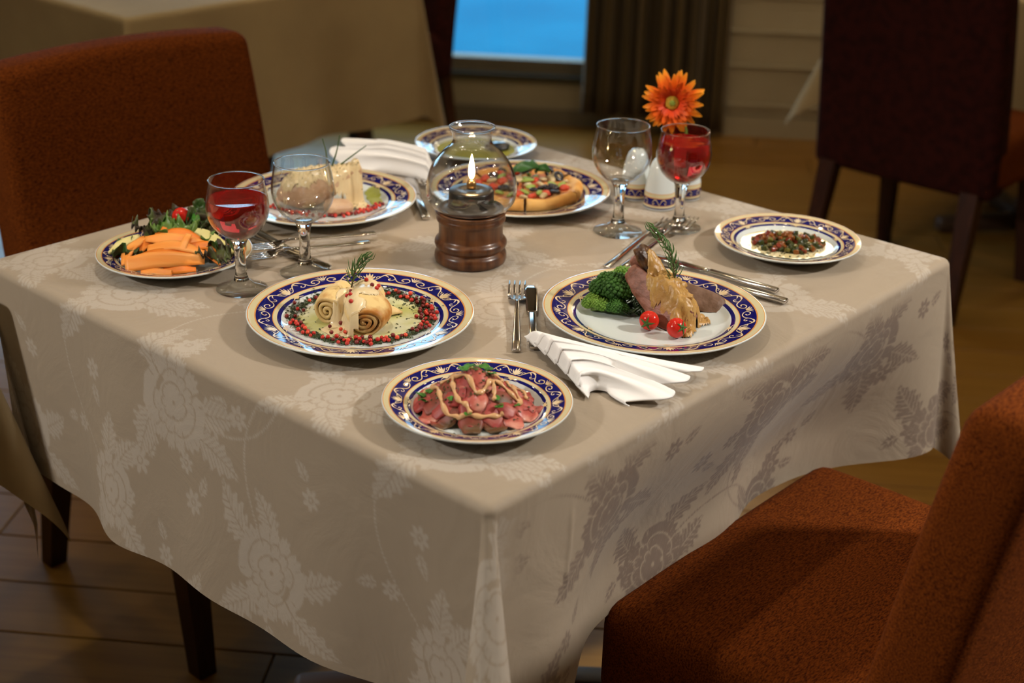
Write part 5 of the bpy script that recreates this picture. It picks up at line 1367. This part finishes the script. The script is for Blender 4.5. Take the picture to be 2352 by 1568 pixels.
M['chive'] = mat('chive', (0.035, 0.10, 0.015), 0.4, 0.4)
for b_, e, lb in (((0.006, 0.000, 0.060), (0.0095, -0.070, 0.126), 'leftmost chive stalk standing in the chicken leg'), ((0.012, 0.000, 0.060), (0.0318, -0.052, 0.126), 'middle chive stalk standing in the chicken leg'), ((0.018, 0.002, 0.060), (0.0656, -0.0108, 0.100), 'chive stalk leaning right out of the chicken leg')):
    V, F = tube(smooth_path([b_, (np.array(b_) + np.array(e)) / 2 + (0.002, 0, 0.002), e], 12), np.linspace(0.0014, 0.0006, 12), 7); food('chick', 'chive_stalk', V, F, M['chive'], lb, 'herb')

# ---------------------------------------------------------------- pizza
M['crust'] = mat('baked_crust', (0.56, 0.25, 0.05), 0.55, 0.35, col2=(0.70, 0.40, 0.12), nscale=30, nlo=0.4, nhi=0.66, bump=0.25, bscale=90)
M['cheese'] = mat('tomato_cheese_topping', (0.50, 0.11, 0.035), 0.4, 0.4, col2=(0.70, 0.42, 0.14), nscale=55, nlo=0.42, nhi=0.62, bump=0.5, bscale=120, bdist=0.004)
PR = 0.088; pc = np.array((0.004, 0.002)); a_cut = math.radians(-88)
ptop = 0.0245
lbs = ['front right wedge of the pizza', 'right hand wedge of the pizza', 'back right wedge of the pizza', 'back left wedge of the pizza', 'left hand wedge of the pizza behind the lamp glass', 'front left wedge of the pizza next to the lamp']
for w in range(6):
    a0 = a_cut + w * math.pi / 3 + 0.012; a1 = a_cut + (w + 1) * math.pi / 3 - 0.012
    t = froot('pizza', 'pizza_wedge', lbs[w], 'pizza', (pc[0], pc[1], 0))
    am = (a0 + a1) / 2; tip = 0.002 * np.array((math.cos(am), math.sin(am)))
    nr, na = 10, 14; V = []
    for i in range(nr):
        for j in range(na):
            r = (PR - 0.007) * i / (nr - 1); a = a0 + (a1 - a0) * j / (na - 1); x, y = tip[0] + r * math.cos(a), tip[1] + r * math.sin(a)
            V.append((x, y, ptop - 0.003 + 0.0022 * noise.fractal(Vector((x * 60, y * 60, w)), 1, 2, 3)))
    n = nr * na; V = np.array(V); Vb = V.copy(); Vb[:, 2] -= 0.005
    F = grid_faces(nr, na); F += [tuple(n + q for q in ff[::-1]) for ff in F]
    bord = [i * na for i in range(nr)] + [(nr - 1) * na + j for j in range(1, na)] + [i * na + na - 1 for i in range(nr - 2, -1, -1)]
    F += [(bord[i], bord[(i + 1) % len(bord)], n + bord[(i + 1) % len(bord)], n + bord[i]) for i in range(len(bord))]
    mk('topping', np.vstack([V, Vb]), F, M['cheese'], t)
    # dough with its raised rim: profile swept along the arc
    prof = [(0.0, 0.0085), (PR - 0.020, 0.0080), (PR - 0.006, 0.0085), (PR + 0.001, 0.0110), (PR + 0.003, 0.0175), (PR + 0.001, 0.0240), (PR - 0.004, 0.0272), (PR - 0.010, 0.0262), (PR - 0.014, 0.0235), (PR - 0.018, 0.0205), (0.0, 0.0200)]
    V = []; na = 12
    for j in range(na):
        a = a0 + (a1 - a0) * j / (na - 1)
        for r, z in prof:
            b_ = 1 + 0.012 * math.sin(a * 9) ; V.append((tip[0] + r * b_ * math.cos(a), tip[1] + r * b_ * math.sin(a), z + (0.0012 * math.sin(a * 7 + w) if r > 0.05 and z > 0.015 else 0)))
    m_ = len(prof); F = grid_faces(na, m_, True) + [tuple(range(m_)), tuple((na - 1) * m_ + j for j in range(m_ - 1, -1, -1))]
    mk('crust', V, F, M['crust'], t)
M['olive'] = mat('black_olive', (0.015, 0.012, 0.016), 0.25, 0.5)
M['pepperg'] = mat('green_pepper', (0.26, 0.34, 0.06), 0.4, 0.4); M['tomchunk'] = mat('tomato_chunk', (0.52, 0.055, 0.02), 0.35, 0.45); M['mushs'] = mat('mushroom_slice', (0.58, 0.46, 0.26), 0.5, 0.35, col2=(0.40, 0.28, 0.13), nscale=60)
def torus(R, r, n=18, m_=8, arc=2 * math.pi):
    th = np.linspace(0, arc, n, endpoint=False); V = []
    for a in th:
        for k in range(m_):
            p = 2 * math.pi * k / m_; V.append(((R + r * math.cos(p)) * math.cos(a), (R + r * math.cos(p)) * math.sin(a), r * math.sin(p)))
    F = [(i * m_ + k, ((i + 1) % n) * m_ + k, ((i + 1) % n) * m_ + (k + 1) % m_, i * m_ + (k + 1) % m_) for i in range(n) for k in range(m_)]
    return np.array(V), F
ol_me = raw_mesh('olive_slice', *torus(0.0056, 0.0026), M['olive'])
gp_me = raw_mesh('pepper_piece', *blob(2, (0.010, 0.0045, 0.0028), 0.2, 2, 3), M['pepperg']); tc_me = raw_mesh('tomato_piece', *blob(2, (0.008, 0.007, 0.004), 0.25, 2, 5), M['tomchunk']); ms_me = raw_mesh('mushroom_piece', *blob(2, (0.009, 0.006, 0.003), 0.25, 2, 9), M['mushs'])
used = []
def scatter(me, nm, n, lb, cat, grp, zz):
    k = 0
    for _ in range(300):
        if k >= n: break
        r = 0.068 * math.sqrt(random.random()); a = random.uniform(0, 6.283); x, y = pc[0] + r * math.cos(a), pc[1] + r * math.sin(a)
        if any((x - u) ** 2 + (y - v) ** 2 < 0.0105 ** 2 for u, v in used): continue
        used.append((x, y)); k += 1
        inst('pizza', me, nm, (x, y, ptop - 0.0005 + zz), (random.uniform(-.35, .35), random.uniform(-.35, .35), random.uniform(0, 6.28)), random.uniform(.85, 1.15), lb, cat, grp)
for (x, y) in ((0.060, 0.030), (0.046, 0.050)): used.append((x, y)); inst('pizza', ol_me, 'olive_slice', (x, y, ptop + 0.004), (0.9, 0.2, 0.5), 1.1, 'black olive slice on the pizza', 'olive', 'black olive slices on the pizza')
scatter(ol_me, 'olive_slice', 11, 'black olive slice on the pizza', 'olive', 'black olive slices on the pizza', 0.002)
scatter(tc_me, 'tomato_piece', 14, 'red tomato piece on the pizza', 'tomato', 'tomato pieces on the pizza', 0.001)
scatter(gp_me, 'pepper_piece', 12, 'green pepper piece on the pizza', 'pepper', 'green pepper pieces on the pizza', 0.0015)
scatter(ms_me, 'mushroom_piece', 13, 'pale mushroom piece on the pizza', 'mushroom', 'mushroom pieces on the pizza', 0.001)
M['basil'] = mat('basil_leaf', (0.018, 0.075, 0.012), 0.35, 0.45, col2=(0.03, 0.11, 0.02), nscale=50)
def basil(L_, Wd, seed):
    def f(u, v):
        s = (v - 0.5) * 2; w = Wd * np.sin(np.pi * np.clip(0.03 + 0.96 * u, 0, 1) ** 0.85)
        return np.stack([L_ * u, s * w, 0.006 * np.sin(np.pi * u) + 0.006 * s * s - 0.0012 * np.cos(9 * u + 3 * np.abs(s) + seed)], 2)
    return sheet(f, 14, 11, 0.0006)
for x, y, z, a, L_, W_, lb in ((-0.012, 0.030, ptop + 0.006, 0.1, 0.042, 0.014, 'largest basil leaf in the middle of the pizza'), (0.024, 0.034, ptop + 0.007, -0.5, 0.026, 0.011, 'smaller basil leaf overlapping the largest one on the pizza'), (0.016, 0.036, ptop + 0.008, 0.9, 0.020, 0.009, 'smallest basil leaf at the back of the pizza')):
    V, F = basil(L_, W_, a); food('pizza', 'basil_leaf', rot(V, 0.25, -0.15, a) + np.array((x, y, z)), F, M['basil'], lb, 'herb')

# ---------------------------------------------------------------- far plate of green oil
M['olive_oil'] = mat('olive_green_oil', (0.33, 0.32, 0.055), 0.05, 0.5)
V, F = pool([(0.0, 0.004, 0.068, 0.064)], 0.003, lambda x, y: top_z(SMALL, math.hypot(x, y)), 0.0, 0.06, 25, 0, 1.0)
V[:, 2] = np.maximum(0.0072, V[:, 2] * 0 + 0.0072)
food('soup', 'olive_oil', V, F, M['olive_oil'], 'pool of olive green oil in the far plate', 'oil')
M['paste'] = mat('dark_olive_paste', (0.020, 0.026, 0.032), 0.15, 0.6)
V, F = blob(3, (0.022, 0.018, 0.009), 0.30, 2.2, 3); V[:, 2] = np.maximum(V[:, 2], -0.003); food('soup', 'olive_paste', V + np.array((0.036, 0.006, 0.0098)), F, M['paste'], 'dark glossy dollop in the green oil of the far plate', 'sauce')

# ---------------------------------------------------------------- diced vegetables in oil
M['gold_oil'] = mat('golden_oil', (0.62, 0.52, 0.26), 0.03, 0.6, col2=(0.68, 0.62, 0.42), nscale=30)
V, F = pool([(0.003, 0.008, 0.067, 0.058)], 0.0022, lambda x, y: top_z(SMALL, math.hypot(x, y)), 0.0, 0.10, 35, 0, 2.0)
V[:, 2] = 0.0070
food('amuse', 'golden_oil', V, F, M['gold_oil'], 'pool of golden oil under the diced vegetables', 'oil')
M['dice'] = [mat('diced_red_pepper', (0.16, 0.022, 0.008), 0.18, 0.5), mat('diced_green', (0.050, 0.056, 0.010), 0.18, 0.5, col2=(0.014, 0.020, 0.004), nscale=150), mat('diced_orange', (0.19, 0.058, 0.010), 0.18, 0.5), mat('diced_olive', (0.10, 0.085, 0.014), 0.18, 0.5)]
dlab = ['dark red diced vegetable piece in the golden oil', 'dark green diced vegetable piece in the golden oil', 'orange diced vegetable piece in the golden oil', 'olive diced vegetable piece in the golden oil']
dcat = ['red dice', 'green dice', 'orange dice', 'olive dice']
dme = []
for i, m_ in enumerate(M['dice']):
    V, F = rbox((1.0, 0.9, 0.8), 0.16, 2); V = V * (1 + 0.12 * fbm(V, 2.0, i + 2))[:, None]; dme.append(raw_mesh('diced_vegetable', V, F, m_))
for k in range(190):
    a = random.uniform(0, 6.283); r = math.sqrt(random.random()); x, y = 0.003 + 0.050 * r * math.cos(a), 0.006 + 0.040 * r * math.sin(a)
    h = 0.012 * max(0, 1 - r) ** 0.7; s = random.uniform(0.0056, 0.0088)
    i = random.choices((0, 1, 2, 3), ((3, 3, 4, 1) if y > 0 else (1, 6, 2, 2)))[0]
    inst('amuse', dme[i], 'diced_vegetable', (x, y, 0.0072 + s * 0.3 + h * random.random()), (random.uniform(-.6, .6), random.uniform(-.6, .6), random.uniform(0, 6)), s, dlab[i], 'vegetable', dcat[i] + ' in the golden oil')
pts = [(0.002 + 0.05 * random.gauss(0, .5), -0.02 + 0.02 * random.gauss(0, .6), 0.0078) for _ in range(160)]
pts = [p for p in pts if math.hypot(p[0], p[1]) < 0.056]
V, F = flakes(pts, 0.0018); food('amuse', 'chopped_herbs', V, F, M['herb'], 'chopped herbs floating in front of the diced vegetables', 'herbs', smooth=False, kind='stuff')
